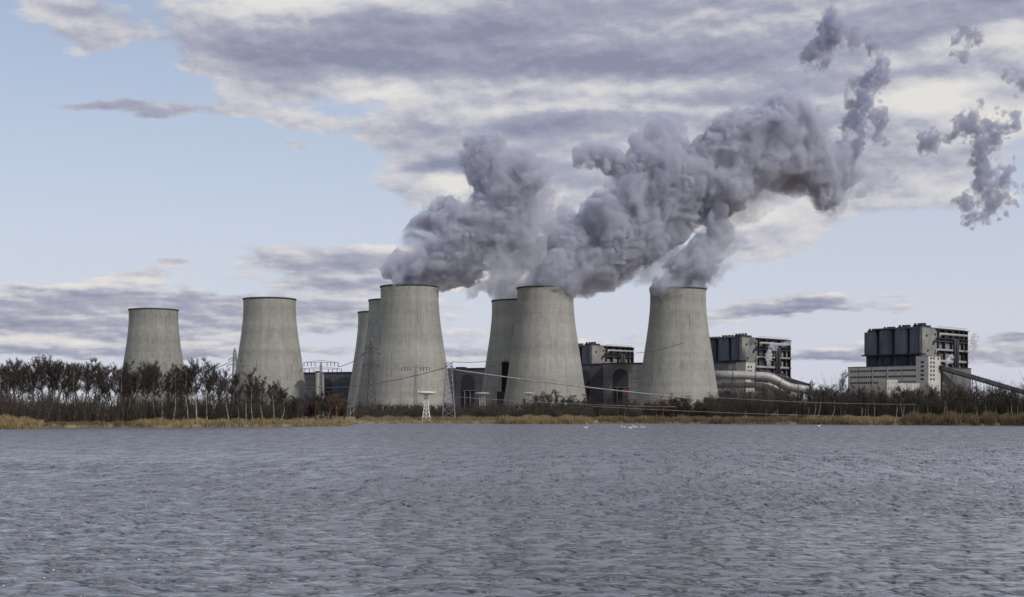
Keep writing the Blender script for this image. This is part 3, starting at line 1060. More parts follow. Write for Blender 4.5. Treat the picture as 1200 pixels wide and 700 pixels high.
def big_pipe(label, path, r, Y):
    pts = [at(px, py, Y + dy) for px, py, dy in path]
    o = pts[0]
    t = thing('flue_pipe', label, 'pipe', o)
    loc = [tuple(a - b_ for a, b_ in zip(p, o)) for p in pts]
    # round the bends
    sm = [loc[0]]
    for i in range(1, len(loc) - 1):
        p, q, n_ = Vector(loc[i - 1]), Vector(loc[i]), Vector(loc[i + 1])
        e0 = q + (p - q).normalized() * min(r * 1.6, (p - q).length * 0.45)
        e1 = q + (n_ - q).normalized() * min(r * 1.6, (n_ - q).length * 0.45)
        for s in (0, 0.25, 0.5, 0.75, 1):
            sm.append(tuple(e0 * (1 - s) ** 2 + q * 2 * s * (1 - s) + e1 * s * s))
    sm.append(loc[-1])
    MB().tube(sm, r, 20).build('pipe_shell', mt_pipe, t, True)
    for i in range(len(loc) - 1):
        p, q = Vector(loc[i]), Vector(loc[i + 1])
        L = (q - p).length
        nf = max(1, int(L / 16))
        for k in range(nf):
            c_ = p + (q - p) * ((k + 0.5) / nf)
            u_ = (q - p).normalized()
            MB().tube([tuple(c_ - u_ * 0.35), tuple(c_ + u_ * 0.35)], r + 0.35, 20).build('flange', mt_hall2, t)
            if i < 3:
                pm = MB()
                pm.quad_box((c_.x - 0.5, c_.y - 0.5, 1.0 - o[2]), (c_.x + 0.5, c_.y + 0.5, c_.z - r * 0.95))
                pm.build('support', mt_clad2, t)
    return t


big_pipe('upper fat pale pipe with an elbow running down to the right', [(829, 439.2, 0), (868, 439.8, 0), (902, 441.2, 0), (925, 454.2, 0), (944, 456.5, 0), (985, 470, 20)], 4.3, 1440)
big_pipe('lower pale pipe running under the fat elbowed one', [(834, 451.0, 0), (886, 451.4, 0), (903, 452.6, 0), (916, 460.0, 0)], 3.1, 1452)
for px, w_, top, mt, lab in ((845, 10, 458.5, mt_clad2, 'dark pump block below the pale pipes, next to the tower'), (860, 9, 459, mt_clad, 'blue grey pump block below the pale pipes, in the middle'),
                             (888, 9, 459.5, mt_clad, 'blue grey pump block below the pipe elbow')):
    t = thing('pump_block', lab, 'pump block', at(px, HOR, 1430)[0:2] + (1.0,), R(30), 'pump blocks under the pipes')
    wm_ = w_ / F * 1430
    MB().quad_box((-wm_ / 2, 0, 0), (wm_ / 2, 10, zpx(top, 1430))).build('casing', mt, t)
    MB().quad_box((-wm_ / 2 - 0.3, -0.3, zpx(top, 1430)), (wm_ / 2 + 0.3, 10.3, zpx(top, 1430) + 0.5)).build('roof', mt_hall2, t)
    for k in range(3):
        MB().quad_box((-wm_ / 2 + 0.8 + k * wm_ / 3.3, -0.25, 14.0), (-wm_ / 2 + 2.3 + k * wm_ / 3.3, 0.1, zpx(top, 1430) - 1.5)).build('louvre', mt_black, t)
for px, top, mt, lab in ((874, 460, mt_hall2, 'grey storage tank below the pipes, left of the white one'), (882.5, 458.5, mt_pipe, 'white storage tank below the pale pipes')):
    t = thing('storage_tank', lab, 'tank', at(px, HOR, 1425)[0:2] + (1.0,), 0, 'storage tanks under the pipes')
    zt = zpx(top, 1425)
    MB().lathe([(3.2, 0), (3.2, zt - 1)], 24).build('tank_shell', mt, t, True)
    MB().lathe([(3.35, zt - 1.2), (3.35, zt - 0.8), (1.5, zt), (0.02, zt + 0.2)], 24).build('tank_lid', mt, t)

# long turbine hall in three stretches seen between the towers
def hall(label, px0, px1, top, Y, mt, arches, rz=-22, extra=()):
    c_ = math.cos(R(rz))
    x0, x1 = at(px0, 0, Y)[0], at(px1, 0, Y)[0]
    L = (x1 - x0) / c_
    t = thing('turbine_hall', label, 'turbine hall', (x0, Y, 1.0), R(rz), 'stretches of the turbine hall')
    H_ = zpx(top, Y)
    MB().quad_box((0, 0.5, 0), (L, 40, H_)).build('wall', mt, t)
    MB().quad_box((-0.5, -0.3, H_), (L + 0.5, 40.5, H_ + 1.3)).build('roof', mt_clad2, t)
    pm = MB()
    k = 0
    while k * 7.0 < L:
        pm.quad_box((k * 7.0, 0.2, 0), (k * 7.0 + 0.5, 0.5, H_ - 2))
        k += 1
    pm.quad_box((0, 0.1, H_ * 0.72), (L, 0.5, H_ * 0.72 + 0.5))
    pm.build('cladding_rib', mt, t)
    sm_ = MB()
    for k in range(1, 9):
        sm_.quad_box((0, 0.38, H_ * k / 9.3), (L, 0.55, H_ * k / 9.3 + 0.22))
    sm_.build('cladding_seam', mt_clad2, t)
    for (ax0, ax1, atop) in arches:
        a0, a1 = (at(ax0, 0, Y)[0] - x0) / c_, (at(ax1, 0, Y)[0] - x0) / c_
        r = (a1 - a0) / 2
        zt_ = zpx(atop, Y) - r
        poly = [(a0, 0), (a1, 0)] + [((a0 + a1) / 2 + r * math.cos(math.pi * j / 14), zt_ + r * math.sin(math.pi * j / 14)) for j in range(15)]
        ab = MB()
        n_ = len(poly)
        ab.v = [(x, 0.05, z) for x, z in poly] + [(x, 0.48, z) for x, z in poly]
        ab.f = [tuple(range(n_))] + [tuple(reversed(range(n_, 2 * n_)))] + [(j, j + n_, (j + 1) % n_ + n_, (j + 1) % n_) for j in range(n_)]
        dr = ab.build('arch_opening_shade', mt_arch_shade, t)  # flat dark sheet standing in for the opening's shaded inside
        fm = MB()
        fm.quad_box((a0 + r * 0.5, -1.5, 0), (a0 + r * 0.62, -0.2, zt_ * 0.72))
        fm.quad_box((a1 - r * 0.62, -1.5, 0), (a1 - r * 0.5, -0.2, zt_ * 0.72))
        fm.quad_box((a0 + r * 0.3, -1.5, zt_ * 0.72), (a1 + r * 0.2, -0.2, zt_ * 0.72 + 1.0))
        fm.build('gantry', mt_hall2, dr)
    for (bx0, bx1, bt) in extra:
        a0, a1 = (at(bx0, 0, Y)[0] - x0) / c_, (at(bx1, 0, Y)[0] - x0) / c_
        MB().quad_box((a0, 6, H_ + 1.3), (a1, 16, zpx(bt, Y))).build('roof_vent', mt_clad2, t)
    return t


hall('long dark violet hall between the plumeless tower and the steaming ones', 335, 432, 438, 1780, mt_hall, [(381, 391, 444)])
hall('dark hall with an arched opening between the two middle steaming towers', 515, 612, 433, 1760, mt_hall, [(541, 556, 439)], extra=[(532, 541, 430.2)])
hall('grey hall with an arched opening below the farthest boiler house', 655, 711, 428, 1745, mt_hall, [(680, 690, 434)])
hall('lighter grey hall front with arched opening, left of the right steaming tower', 706.5, 860, 426.5, 1690, mt_hall2, [(718, 736, 432.5)], rz=-8)
t = thing('red_tank', 'small orange red tank in front of the arched opening', 'tank', at(733, HOR, 1600)[0:2] + (1.0,))
zt = zpx(456.0, 1600)
MB().lathe([(3.7, zt - 7.5), (3.7, zt - 1.0)], 20).build('tank_shell', mt_orange, t, True)
MB().lathe([(3.8, zt - 1.0), (1.8, zt), (0.02, zt + 0.2)], 20).build('tank_lid', mt_orange, t)
MB().quad_box((-3, -3, -1), (3, 3, zt - 7.5)).build('plinth', mt_hall2, t)
# black duct climbing the flank of the rear tower in the middle
xf, yf, zf = TPOS[5]
t = thing('flue_duct', 'tall black duct against the flank of the rear middle tower', 'duct', (at(592.5, HOR, yf - 46)[0], yf - 46, 1.0))
a = at(588.5, 424, yf - 46)
m_ = MB()
sq = F / (yf - 46)
m_.quad_box((-4.2, 0, zpx(459, yf - 46)), (1.5, 7, zpx(450, yf - 46)))
m_.quad_box((-4.0, 0, zpx(450, yf - 46)), (3.4, 7, zpx(424, yf - 46)))
m_.build('riser', mt_black, t)
MB().quad_box((-9, -2, 0), (3, 7, zpx(459, yf - 46))).build('fan_house', mt_clad2, t)
# twin concrete silos in front of the dark hall
for px, w_, top, lab in ((372.7, 6.0, 435, 'broader concrete silo in front of the dark violet hall'), (378.4, 2.8, 437, 'slim concrete silo beside the broader one by the dark hall')):
    Y = 1300
    t = thing('concrete_silo', lab, 'silo', at(px, HOR, Y)[0:2] + (1.0,), 0, 'twin silos by the dark hall')
    r = w_ / 2 / F * Y
    zt = zpx(top, Y)
    MB().lathe([(r, 0), (r, zt)], 24).build('shaft', mt_conc, t, True)
    MB().lathe([(r + 0.25, zt - 1.4), (r + 0.25, zt), (0.02, zt + 0.1)], 24).build('cap', mt_dark, t)

# ------------------------------------------------------------------ masts, pylons, cables
mt_wpaint = plain('white_paint', (0.72, 0.70, 0.60), 0.5, 0, 0.08, 2)
mt_gpaint = plain('pale_grey_paint', (0.42, 0.42, 0.39), 0.5, 0, 0.1, 2)
mt_galv = plain('dark_weathered_steel', (0.10, 0.105, 0.115), 0.6, 0.2)
mt_wire = plain('aluminium_wire', (0.42, 0.41, 0.38), 0.5, 0.1)
mt_wire2 = plain('dull_wire', (0.12, 0.12, 0.13), 0.6, 0.1)


def lattice(prof, nb, r, rb=None):
    """square lattice mast; prof = [(z, half width)], nb bays per stretch"""
    m_ = MB()
    rb = rb or r * 0.7
    lv = []
    for (z0, w0), (z1, w1), n_ in zip(prof, prof[1:], nb):
        for k in range(n_):
            lv.append((z0 + (z1 - z0) * k / n_, w0 + (w1 - w0) * k / n_))
    lv.append(prof[-1])
    cs = ((-1, -1), (1, -1), (1, 1), (-1, 1))
    for (cx, cy) in cs:
        m_.tube([(cx * w_, cy * w_, z) for z, w_ in lv], r, 5)
    for (z0, w0), (z1, w1) in zip(lv, lv[1:]):
        for k in range(4):
            a_, b_ = cs[k], cs[(k + 1) % 4]
            m_.tube([(a_[0] * w0, a_[1] * w0, z0), (b_[0] * w1, b_[1] * w1, z1)], rb, 4)
            m_.tube([(b_[0] * w0, b_[1] * w0, z0), (a_[0] * w1, a_[1] * w1, z1)], rb, 4)
            m_.tube([(a_[0] * w1, a_[1] * w1, z1), (b_[0] * w1, b_[1] * w1, z1)], rb, 4)
    return m_


def mushroom(label, px, Y, base_row, neck_row, top_row, base_w, neck_w, disc_w, mt):
    """lattice legs, slim neck, wide flat platform"""
    k = Y / F
    x, _, zb = at(px, base_row, Y)
    t = thing('platform_mast', label, 'mast', (x, Y, zb), 0, 'lattice masts with wide flat platforms')
    zn, zt = (base_row - neck_row) * k, (base_row - top_row) * k
    lattice([(-0.5, base_w * k / 2), (zn, neck_w * k / 2), (zt - 1.0, neck_w * k / 2 * 0.8)], (4, 4), 0.11, 0.06).build('lattice', mt, t)
    MB().tube([(0, 0, 0), (0, 0, zt - 0.8)], 0.20, 8).build('shaft', mt, t)
    dk = MB().lathe([(0.3, zt - 1.25), (disc_w * k / 2 * 0.9, zt - 0.72), (disc_w * k / 2, zt - 0.6), (disc_w * k / 2, zt - 0.3), (disc_w * k / 2 * 0.4, zt - 0.05), (0.02, zt)], 20)
    dk.build('platform', mt, t)
    rl = MB()
    for j in range(20):
        a_ = 2 * math.pi * j / 20
        rr = disc_w * k / 2 * 0.92
        rl.tube([(rr * math.cos(a_), rr * math.sin(a_), zt - 0.4), (rr * math.cos(a_), rr * math.sin(a_), zt + 0.15)], 0.04, 4)
    rl.build('railing', mt, t)
    return t


mushroom('bright white lattice mast with a flat platform standing at the waterline', 499.6, 433, 495.6, 479, 458.6, 10.6, 5.4, 22, mt_wpaint)
mushroom('grey lattice mast with a flat platform in front of the arched dark hall', 565.2, 690, 489.5, 478, 460, 8.6, 7, 17, mt_gpaint)
mushroom('grey lattice mast with a flat platform before the middle steaming tower', 619.7, 690, 489.5, 478, 460, 7.6, 6, 14, mt_gpaint)

# tall lattice mast beside the white one
k = 436 / F
x, y, zb = at(526, 495.6, 436)
t = thing('lattice_mast', 'tall tapering lattice mast with a ladder, right of the white mast', 'mast', (x, y, zb))
lattice([(-0.5, 7.7 * k), (32 * k, 5.6 * k), (62 * k, 3.6 * k), (70 * k, 3.6 * k)], (4, 5, 2), 0.13, 0.07).build('lattice', mt_steel, t)
ar = MB()
for zz in (62, 70):
    ar.quad_box((-5 * k, -0.3, zz * k), (5 * k, 0.3, zz * k + 0.18))
ar.build('cross_arm', mt_gpaint, t)
ld = MB()
for s in (0, 0.35):
    ld.tube([(7.4 * k - 0.1 + s, -0.6, 4 * k), (3.8 * k + s, -0.6, 66 * k)], 0.09, 4)
for j in range(40):
    q = j / 39
    xx = 7.4 * k - 0.1 + (3.8 - 7.4) * k * q
    ld.quad_box((xx, -0.65, (4 + 62 * q) * k), (xx + 0.36, -0.55, (4 + 62 * q) * k + 0.16))
ld.build('ladder', mt_galv, t)


def pylon(label, px, Y, top_row, arms, w0=3.2, mt=mt_galv):
    """arms: (row, half length px, n insulators per side, drop px)"""
    k = Y / F
    x = at(px, 0, Y)[0]
    zt = CAM_H + (HOR - top_row) * k - 1.0
    t = thing('transmission_pylon', label, 'pylon', (x, Y, 1.0), 0, 'transmission pylons in front of the towers')
    lattice([(-0.5, w0), (zt * 0.6, w0 * 0.45), (zt * 0.93, w0 * 0.28), (zt, 0.15)], (8, 7, 2), 0.2, 0.13).build('lattice', mt, t)
    for (row, hl, ni, drop) in arms:
        z = CAM_H + (HOR - row) * k - 1.0
        L = hl * k
        am = MB()
        am.tube([(-L, 0, z), (L, 0, z)], 0.16, 5)
        am.tube([(-L, 0, z), (0, 0, z + 1.6), (L, 0, z)], 0.14, 5)
        for j in range(-6, 7):
            q = j / 6.5
            am.tube([(L * q, 0, z), (L * (q + 0.07), 0, z + 1.6 * (1 - abs(q)))], 0.08, 4)
        am.build('cross_arm', mt, t)
        for s in (-1, 1):
            for j in range(ni):
                xx = s * L * (1 - 0.86 * j / max(1, ni))
                ins = MB()
                pr = []
                nd = 7
                for d_ in range(nd):
                    pr += [(0.16, -drop * k * d_ / nd), (0.42, -drop * k * (d_ + 0.35) / nd), (0.16, -drop * k * (d_ + 0.7) / nd)]
                ins.lathe(pr, 8, (xx, 0, z - 0.1))
                ins.build('insulator', mt_frame, t)
    return t


pylon('pylon rising out of the bare wood left of the plumeless tower', 275.2, 900, 408, [(421, 7, 1, 2.0), (428, 9, 1, 2.0)], 3.0, mt_steel)
pylon('dark three armed pylon in front of the overlapping left towers', 434.8, 880, 396, [(408, 6, 1, 2.2), (414, 10, 1, 2.2), (428, 9, 1, 2.2)], 3.4)
pylon('wide armed pylon with two rows of insulators before the dark violet hall', 376.2, 1000, 424, [(425, 20, 4, 4.5), (432.5, 24, 4, 4.5)], 2.2, mt_steel)
pylon('slim pylon with one wide arm in front of the largest steaming tower', 487.0, 1000, 429.5, [(430.8, 16, 4, 4.0)], 1.5, mt_steel)


def cable(label, p0, p1, sag, r, mt, g='overhead wires'):
    a_, b_ = Vector(at(*p0)), Vector(at(*p1))
    pts = []
    for j in range(25):
        s = j / 24
        q = a_ + (b_ - a_) * s - Vector((0, 0, sag * 4 * s * (1 - s))) - a_
        pts.append(tuple(q))
    o = MB().tube(pts, r, 6).build('overhead_wire', mt, None, True)
    o.location = a_
    return tag(o, label, 'wire', g)


cable('bright thick wire running from the tall lattice mast down to the right', (530, 433, 436), (822, 468, 380), 0.5, 0.17, mt_wire)
cable('dark wire sagging left of the tall lattice mast across the largest tower', (522, 431, 436), (352, 452, 700), 3.0, 0.12, mt_wire2)
cable('thin wire from the tall lattice mast low in front of the wood', (533, 465, 436), (792, 477, 400), 0.5, 0.045, mt_wire)
cable('lower pale wire along the wood right of the towers', (690, 476, 400), (1020, 488.5, 370), 0.4, 0.04, mt_wire)
cable('upper pale wire crossing in front of the right hand wood', (800, 463, 385), (1075, 474, 360), 0.6, 0.035, mt_wire)
cable('thin wire from the wood pylon to the left edge of the plumeless tower', (275, 421, 900), (225, 437, 900), 2.0, 0.22, mt_wire2)
cable('thin wire between the wide armed pylon and the three armed pylon', (396, 430, 1000), (428, 414, 880), 1.5, 0.2, mt_wire2)
cable('thin wire between the dark hall and the rear middle tower', (530, 424, 900), (600, 416, 1150), 2.5, 0.2, mt_wire2)
cable('thin wire left of the right steaming tower above the hall roof', (745, 414, 1300), (800, 402, 1250), 1.5, 0.22, mt_wire2)
# ------------------------------------------------------------------ vegetation
mt_bark = plain('dark_bark', (0.045, 0.038, 0.030), 0.9, 0, 0.35, 2.0)
mt_birch = plain('pale_birch_bark', (0.25, 0.235, 0.195), 0.85, 0, 0.5, 1.6, stretch=(1, 1, 2.5))
mt_twig = plain('bare_twigs', (0.048, 0.039, 0.033), 0.95, 0, 0.35, 0.8)
mt_twig_r = plain('reddish_twigs', (0.105, 0.066, 0.042), 0.95, 0, 0.35, 0.8)


def reed_mat(name, c0, c1):
    mt, n, out = material(name)
    geo = n.node('ShaderNodeNewGeometry')
    b = n.node('ShaderNodeBsdfPrincipled')
    nz = n.noise(n.vm('MULTIPLY', geo.outputs['Position'], (0.35, 0.35, 0.5)), 1.0, 4.0, 0.6)
    n.link(n.mixc(n.smooth(n.add(n.mul(nz, 0.7), n.mul(geo.outputs['Random Per Island'], 0.4)), 0.3, 0.8), c0, c1), b.inputs['Base Color'])
    b.inputs['Roughness'].default_value = 0.9
    n.link(b.outputs[0], out.inputs[0])
    return mt


mt_scrub = reed_mat('scrub_stems', (0.026, 0.021, 0.017), (0.105, 0.082, 0.058))


def make_tree(seed, H, pale, spread, crown0, twigs, mt_t, lean=0.0, multi=1, twig_r=0.0135):
    """bare winter tree; returns (trunk mesh, crown mesh)"""
    rg = random.Random(seed)
    tr, cr_ = MB(), MB()

    def twig_cluster(p, d, n_, ln):
        for _ in range(n_):
            v = (d + Vector((rg.gauss(0, .55), rg.gauss(0, .55), rg.gauss(0.25, .45)))).normalized()
            l_ = ln * rg.uniform(.5, 1.2)
            q = p + v * l_ * 0.55
            q2 = q + (v + Vector((rg.gauss(0, .3), rg.gauss(0, .3), rg.gauss(0.2, .25)))).normalized() * l_ * 0.5
            cr_.tube([p, q, q2], [twig_r * 1.2, twig_r, twig_r * 0.5], 3, False)

    def limb(p, d, ln, r, lvl):
        n_ = 4
        pts, rad = [p], [r]
        for k in range(n_):
            d = (d + Vector((rg.gauss(0, .16), rg.gauss(0, .16), rg.gauss(0.10, .10)))).normalized()
            p = p + d * ln / n_
            pts.append(p)
            rad.append(r * (1 - 0.72 * (k + 1) / n_))
        cr_.tube(pts, rad, 4 if lvl == 0 else 3, False)
        if lvl < 2:
            for k in range(1, n_ + 1):
                for _ in range(rg.choice((1, 2)) if lvl == 0 else rg.choice((0, 1, 1))):
                    s = Vector((rg.gauss(0, 1), rg.gauss(0, 1), rg.gauss(0.3, .5))).normalized()
                    limb(pts[k], (d * 0.75 + s * 0.8).normalized(), ln * rg.uniform(.38, .6), rad[k] * 0.75 + 0.006, lvl + 1)
        if lvl >= 1:
            for k in range(1, n_ + 1):
                twig_cluster(pts[k], d, twigs, ln * 0.8)

    for s_ in range(multi):
        p = Vector((rg.uniform(-.5, .5) * (multi > 1), rg.uniform(-.5, .5) * (multi > 1), -0.3))
        h = H * (1 if s_ == 0 else rg.uniform(.7, .95))
        la = rg.uniform(0, 6.28)
        ll = lean + (0.12 if multi > 1 else 0.02)
        d = Vector((math.cos(la) * ll, math.sin(la) * ll, 1)).normalized()
        n_ = 12
        pts, rad = [p], [0.011 * h * (1.6 if pale else 1.25)]
        for k in range(n_):
            d = (d + Vector((rg.gauss(0, .085), rg.gauss(0, .085), 0.05))).normalized()
            p = p + d * h / n_
            pts.append(p)
            rad.append(0.011 * h * (1.3 if pale else 1.0) * (1.0 - 0.93 * (k + 1) / n_) + 0.012)
        tr.tube(pts, rad, 7, False)
        nl = int(13 / multi ** 0.5)
        for j in range(nl):
            f = crown0 + (0.98 - crown0) * (j + rg.random()) / nl
            k = min(n_ - 1, int(f * n_))
            q = pts[k] + (pts[k + 1] - pts[k]) * (f * n_ - k)
            a_ = rg.uniform(0, 6.28)
            up = rg.uniform(.5, 1.6)
            dv = Vector((math.cos(a_), math.sin(a_), up)).normalized()
            wd = spread * (1.0 - 0.65 * abs((f - crown0) / (1 - crown0) - 0.35)) * rg.uniform(.7, 1.15)
            limb(q, dv, wd, rad[k] * 0.55, 0)
        # bare snags on the lower trunk
        for j in range(4):
            f = rg.uniform(0.15, crown0)
            k = int(f * n_)
            a_ = rg.uniform(0, 6.28)
            limb(pts[k], Vector((math.cos(a_), math.sin(a_), .3)).normalized(), spread * 0.3, 0.02, 2)
    return tr.mesh('trunk', mt_birch if pale else mt_bark, True), cr_.mesh('crown', mt_t)


PROTO = {
    'alder': [make_tree(100 + k, 14.0, False, 2.7, 0.5, 2, mt_twig) for k in range(4)],
    'birch': [make_tree(200 + k, 13.0, True, 2.2, 0.5, 2, mt_twig, 0.16) for k in range(4)],
    'bushy': [make_tree(300 + k, 9.0, False, 2.6, 0.18, 2, mt_twig, 0.05, 3) for k in range(3)],
    'red': [make_tree(400 + k, 7.0, True, 2.2, 0.2, 2, mt_twig_r, 0.08, 3) for k in range(3)],
}
PH = {'alder': 14.0, 'birch': 13.0, 'bushy': 9.0, 'red': 7.0}
N_TREE = [0]


def plant(kind, px, Y, top_row, label, group, name='bare_tree', cat='tree'):
    rg = random
    x = (px - 600) / F * Y
    z = land_z(Y, shore_Y(min(2200, max(-800, px)))) - 0.05
    h = CAM_H + (HOR - top_row) / F * Y - z
    k = h / (PH[kind] * 1.12)
    t = thing(name, label, cat, (x, Y, z), rg.uniform(0, 6.28), group)
    wk = k * rg.uniform(.9, 1.2)
    t.scale = (wk, wk, k)
    tm, cm = rg.choice(PROTO[kind])
    for nm, me in (('trunk', tm), ('crown', cm)):
        o = bpy.data.objects.new(nm, me)
        COL.objects.link(o)
        o.parent = t
    N_TREE[0] += 1
    return t


def lerp_rows(tab, px):
    for (a_, ya), (b_, yb) in zip(tab, tab[1:]):
        if a_ <= px <= b_:
            return ya + (yb - ya) * (px - a_) / (b_ - a_)
    return tab[0][1] if px < tab[0][0] else tab[-1][1]


random.seed(21)
# tall wood on the left bank
TOPL = [(-40, 428), (0, 424), (22, 417), (40, 424), (58, 412), (72, 420), (95, 421), (120, 425), (150, 424), (165, 420), (195, 426), (215, 428), (228, 420), (240, 420),
        (256, 428), (275, 432), (295, 434), (312, 440), (330, 449), (352, 458)]
LG = 'trees of the tall wood on the left bank'
for row, (dY, cnt) in enumerate(((4, 36), (14, 32), (26, 34), (42, 28))):
    for k in range(cnt):
        px = -38 + (385 - 14 * (row == 0)) * (k + random.uniform(.1, .9)) / cnt
        Y = max(shore_Y(max(0, px)), 290) + dY + random.uniform(-3, 3)
        top = lerp_rows(TOPL, px) + random.choice((-4, -2, 0, 4, 9, 18)) + (3 if row == 0 else 0)
        kind = 'birch' if row == 0 and k % 4 else random.choice(('alder', 'alder', 'birch'))
        if px > 342:
            kind = 'bushy'
            top = max(top, 462)
        if px < 58:
            where = 'behind the left reeds'
        elif px < 145:
            where = 'left of the smaller far tower'
        elif px < 215:
            where = 'in front of the smaller far tower'
        elif px < 285:
            where = 'between the two leftmost towers'
        else:
            where = 'below the plumeless tower'
        lab = {'alder': 'tall dark trunked tree in the wood ' + where, 'birch': 'tall pale trunked tree in the wood ' + where, 'bushy': 'bare many stemmed tree at the end of the wood ' + where}[kind]
        plant(kind, px, Y, top, lab, LG)
# low trees at the end of the spit and before the dark hall
for k in range(16):
    px = 356 + 48 * (k + random.random()) / 16
    Y = 330 + random.uniform(0, 26)
    plant(random.choice(('bushy', 'red', 'bushy')), px, Y, random.uniform(458, 471) + (8 if px > 405 else 0), 'low bare many stemmed tree in front of the dark violet hall', 'low trees at the end of the spit')
# scattered scrub below the left steaming towers
for k in range(22):
    px = 418 + 192 * (k + random.random()) / 22
    Y = 470 + random.uniform(0, 30)
    plant('bushy', px, Y, random.uniform(469, 477), 'low dark bush on the far bank below the left steaming tower' if px < 530 else 'low dark bush on the far bank between the two masts', 'low bushes on the far bank', 'bare_bush', 'bush')
# clump before the middle tower
for k in range(17):
    px = 618 + 72 * (k + random.random()) / 17
    Y = 440 + random.uniform(0, 30)
    plant(random.choice(('bushy', 'bushy', 'birch')), px, Y, random.choice((452, 458, 462, 466)) + 6 * abs(px - 665) / 40, 'bare tree in the clump before the middle steaming tower', 'clump of trees before the middle tower')
for k in range(20):
    px = 690 + 68 * (k + random.random()) / 20
    Y = 450 + random.uniform(0, 40)
    plant(random.choice(('birch', 'birch', 'bushy')), px, Y, random.uniform(463, 474), 'slender bare tree in front of the arched grey hall', 'slender trees before the arched hall')
for k in range(22):
    px = 758 + 92 * (k + random.random()) / 22
    Y = 430 + random.uniform(0, 24)
    plant(random.choice(('red', 'red', 'bushy')), px, Y, random.uniform(461, 474), 'reddish brown bush below the right steaming tower' , 'reddish bushes below the right tower', 'bare_bush', 'bush')
# long low wood on the right
TOPR = [(845, 470), (880, 469), (900, 463), (930, 457), (945, 451), (960, 449), (1000, 452), (1050, 450), (1100, 451), (1150, 452), (1240, 452)]
RG = 'trees of the low wood on the right'
for row, (dY, cnt) in enumerate(((21, 46), (38, 38), (60, 26))):
    for k in range(cnt):
        px = 846 + 385 * (k + random.uniform(-.6, 1.6)) / cnt
        Y = shore_Y(min(px, 1200)) + dY + random.uniform(-6, 6)
        top = lerp_rows(TOPR, px) + random.choice((0, 1, 3, 6)) + (random.choice((3, 8, 14)) if row == 0 else 0)
        kind = ('birch' if row == 0 else random.choice(('birch', 'birch', 'bushy'))) if row < 2 else random.choice(('alder', 'bushy'))
        if px < 940:
            where = 'in front of the big pale pipes'
        elif px < 1000:
            where = 'in the gap left of the white offices'
        elif px < 1105:
            where = 'below the white offices'
        else:
            where = 'below the long conveyor'
        lab = {'birch': 'bare pale stemmed tree in the low wood ' + where, 'alder': 'bare dark tree in the low wood ' + where, 'bushy': 'bare many stemmed tree in the low wood ' + where}[kind]
        plant(kind, px, Y, top, lab, RG)
for px, top in ((947, 443), (987, 431)):
    plant('birch', px, 445, top, 'thin tree standing clear of the wood, nearest the white offices' if px > 960 else 'thin tree standing clear of the wood, right of the big pipes', RG)


def undergrowth(name, label, pxs, dY0, dY1, n_, hmin, hmax, mt, seed, nstem=5):
    """dense dark scrub: fans of fine stems rooted in the bank"""
    rg = random.Random(seed)
    m_ = MB()
    for _ in range(n_):
        px = rg.uniform(*pxs)
        Y = shore_Y(min(2200, max(-800, px))) + rg.uniform(dY0, dY1)
        if 46 < px < 416 and Y < 290:
            Y += 0
        x = (px - 600) / F * Y
        z = land_z(Y, shore_Y(min(2200, max(-800, px)))) - 0.1
        h = rg.uniform(hmin, hmax) * (0.82 + 0.28 * math.sin(px * 0.17 + seed) * math.sin(px * 0.041 + 2.0) + 0.15 * math.sin(px * 0.63))
        for _ in range(nstem):
            a_ = rg.uniform(0, 6.28)
            o_ = rg.uniform(0.1, .55) * h
            p1 = (x + math.cos(a_) * o_ * .5, Y + math.sin(a_) * o_ * .5, z + h * .55)
            p2 = (x + math.cos(a_) * o_ + rg.gauss(0, .15), Y + math.sin(a_) * o_, z + h * rg.uniform(.8, 1.1))
            m_.tube([(x, Y, z), p1, p2], [.045, .035, .015], 3, False)
            for _ in range(3):
                s = rg.uniform(.3, .95)
                q = [p1[i] + (p2[i] - p1[i]) * s for i in range(3)]
                m_.tube([q, (q[0] + rg.gauss(0, .4), q[1] + rg.gauss(0, .4), q[2] + rg.uniform(0, .6))], [.03, .012], 3, False)
    return tag(m_.build(name, mt), label, 'undergrowth', kind='stuff')


undergrowth('undergrowth', 'dark leafless scrub under the tall wood on the left bank', (-170, 352), 9, 50, 2700, 3.0, 7.0, mt_scrub, 1, 4)
undergrowth('undergrowth', 'dark leafless scrub under the low wood on the right', (835, 1250), 26, 72, 3000, 4.5, 11.0, mt_scrub, 2, 4)
undergrowth('undergrowth', 'dark leafless scrub along the far bank between the towers', (418, 850), 26, 60, 2300, 2.2, 6.0, mt_scrub, 3)

# reed beds along the water
mt_reed = reed_mat('dry_reed', (0.145, 0.105, 0.05), (0.37, 0.28, 0.14))
mt_reed_b = reed_mat('brown_reed', (0.070, 0.052, 0.029), (0.20, 0.140, 0.072))
mt_grass_w = reed_mat('bleached_grass', (0.12, 0.098, 0.055), (0.26, 0.215, 0.115))


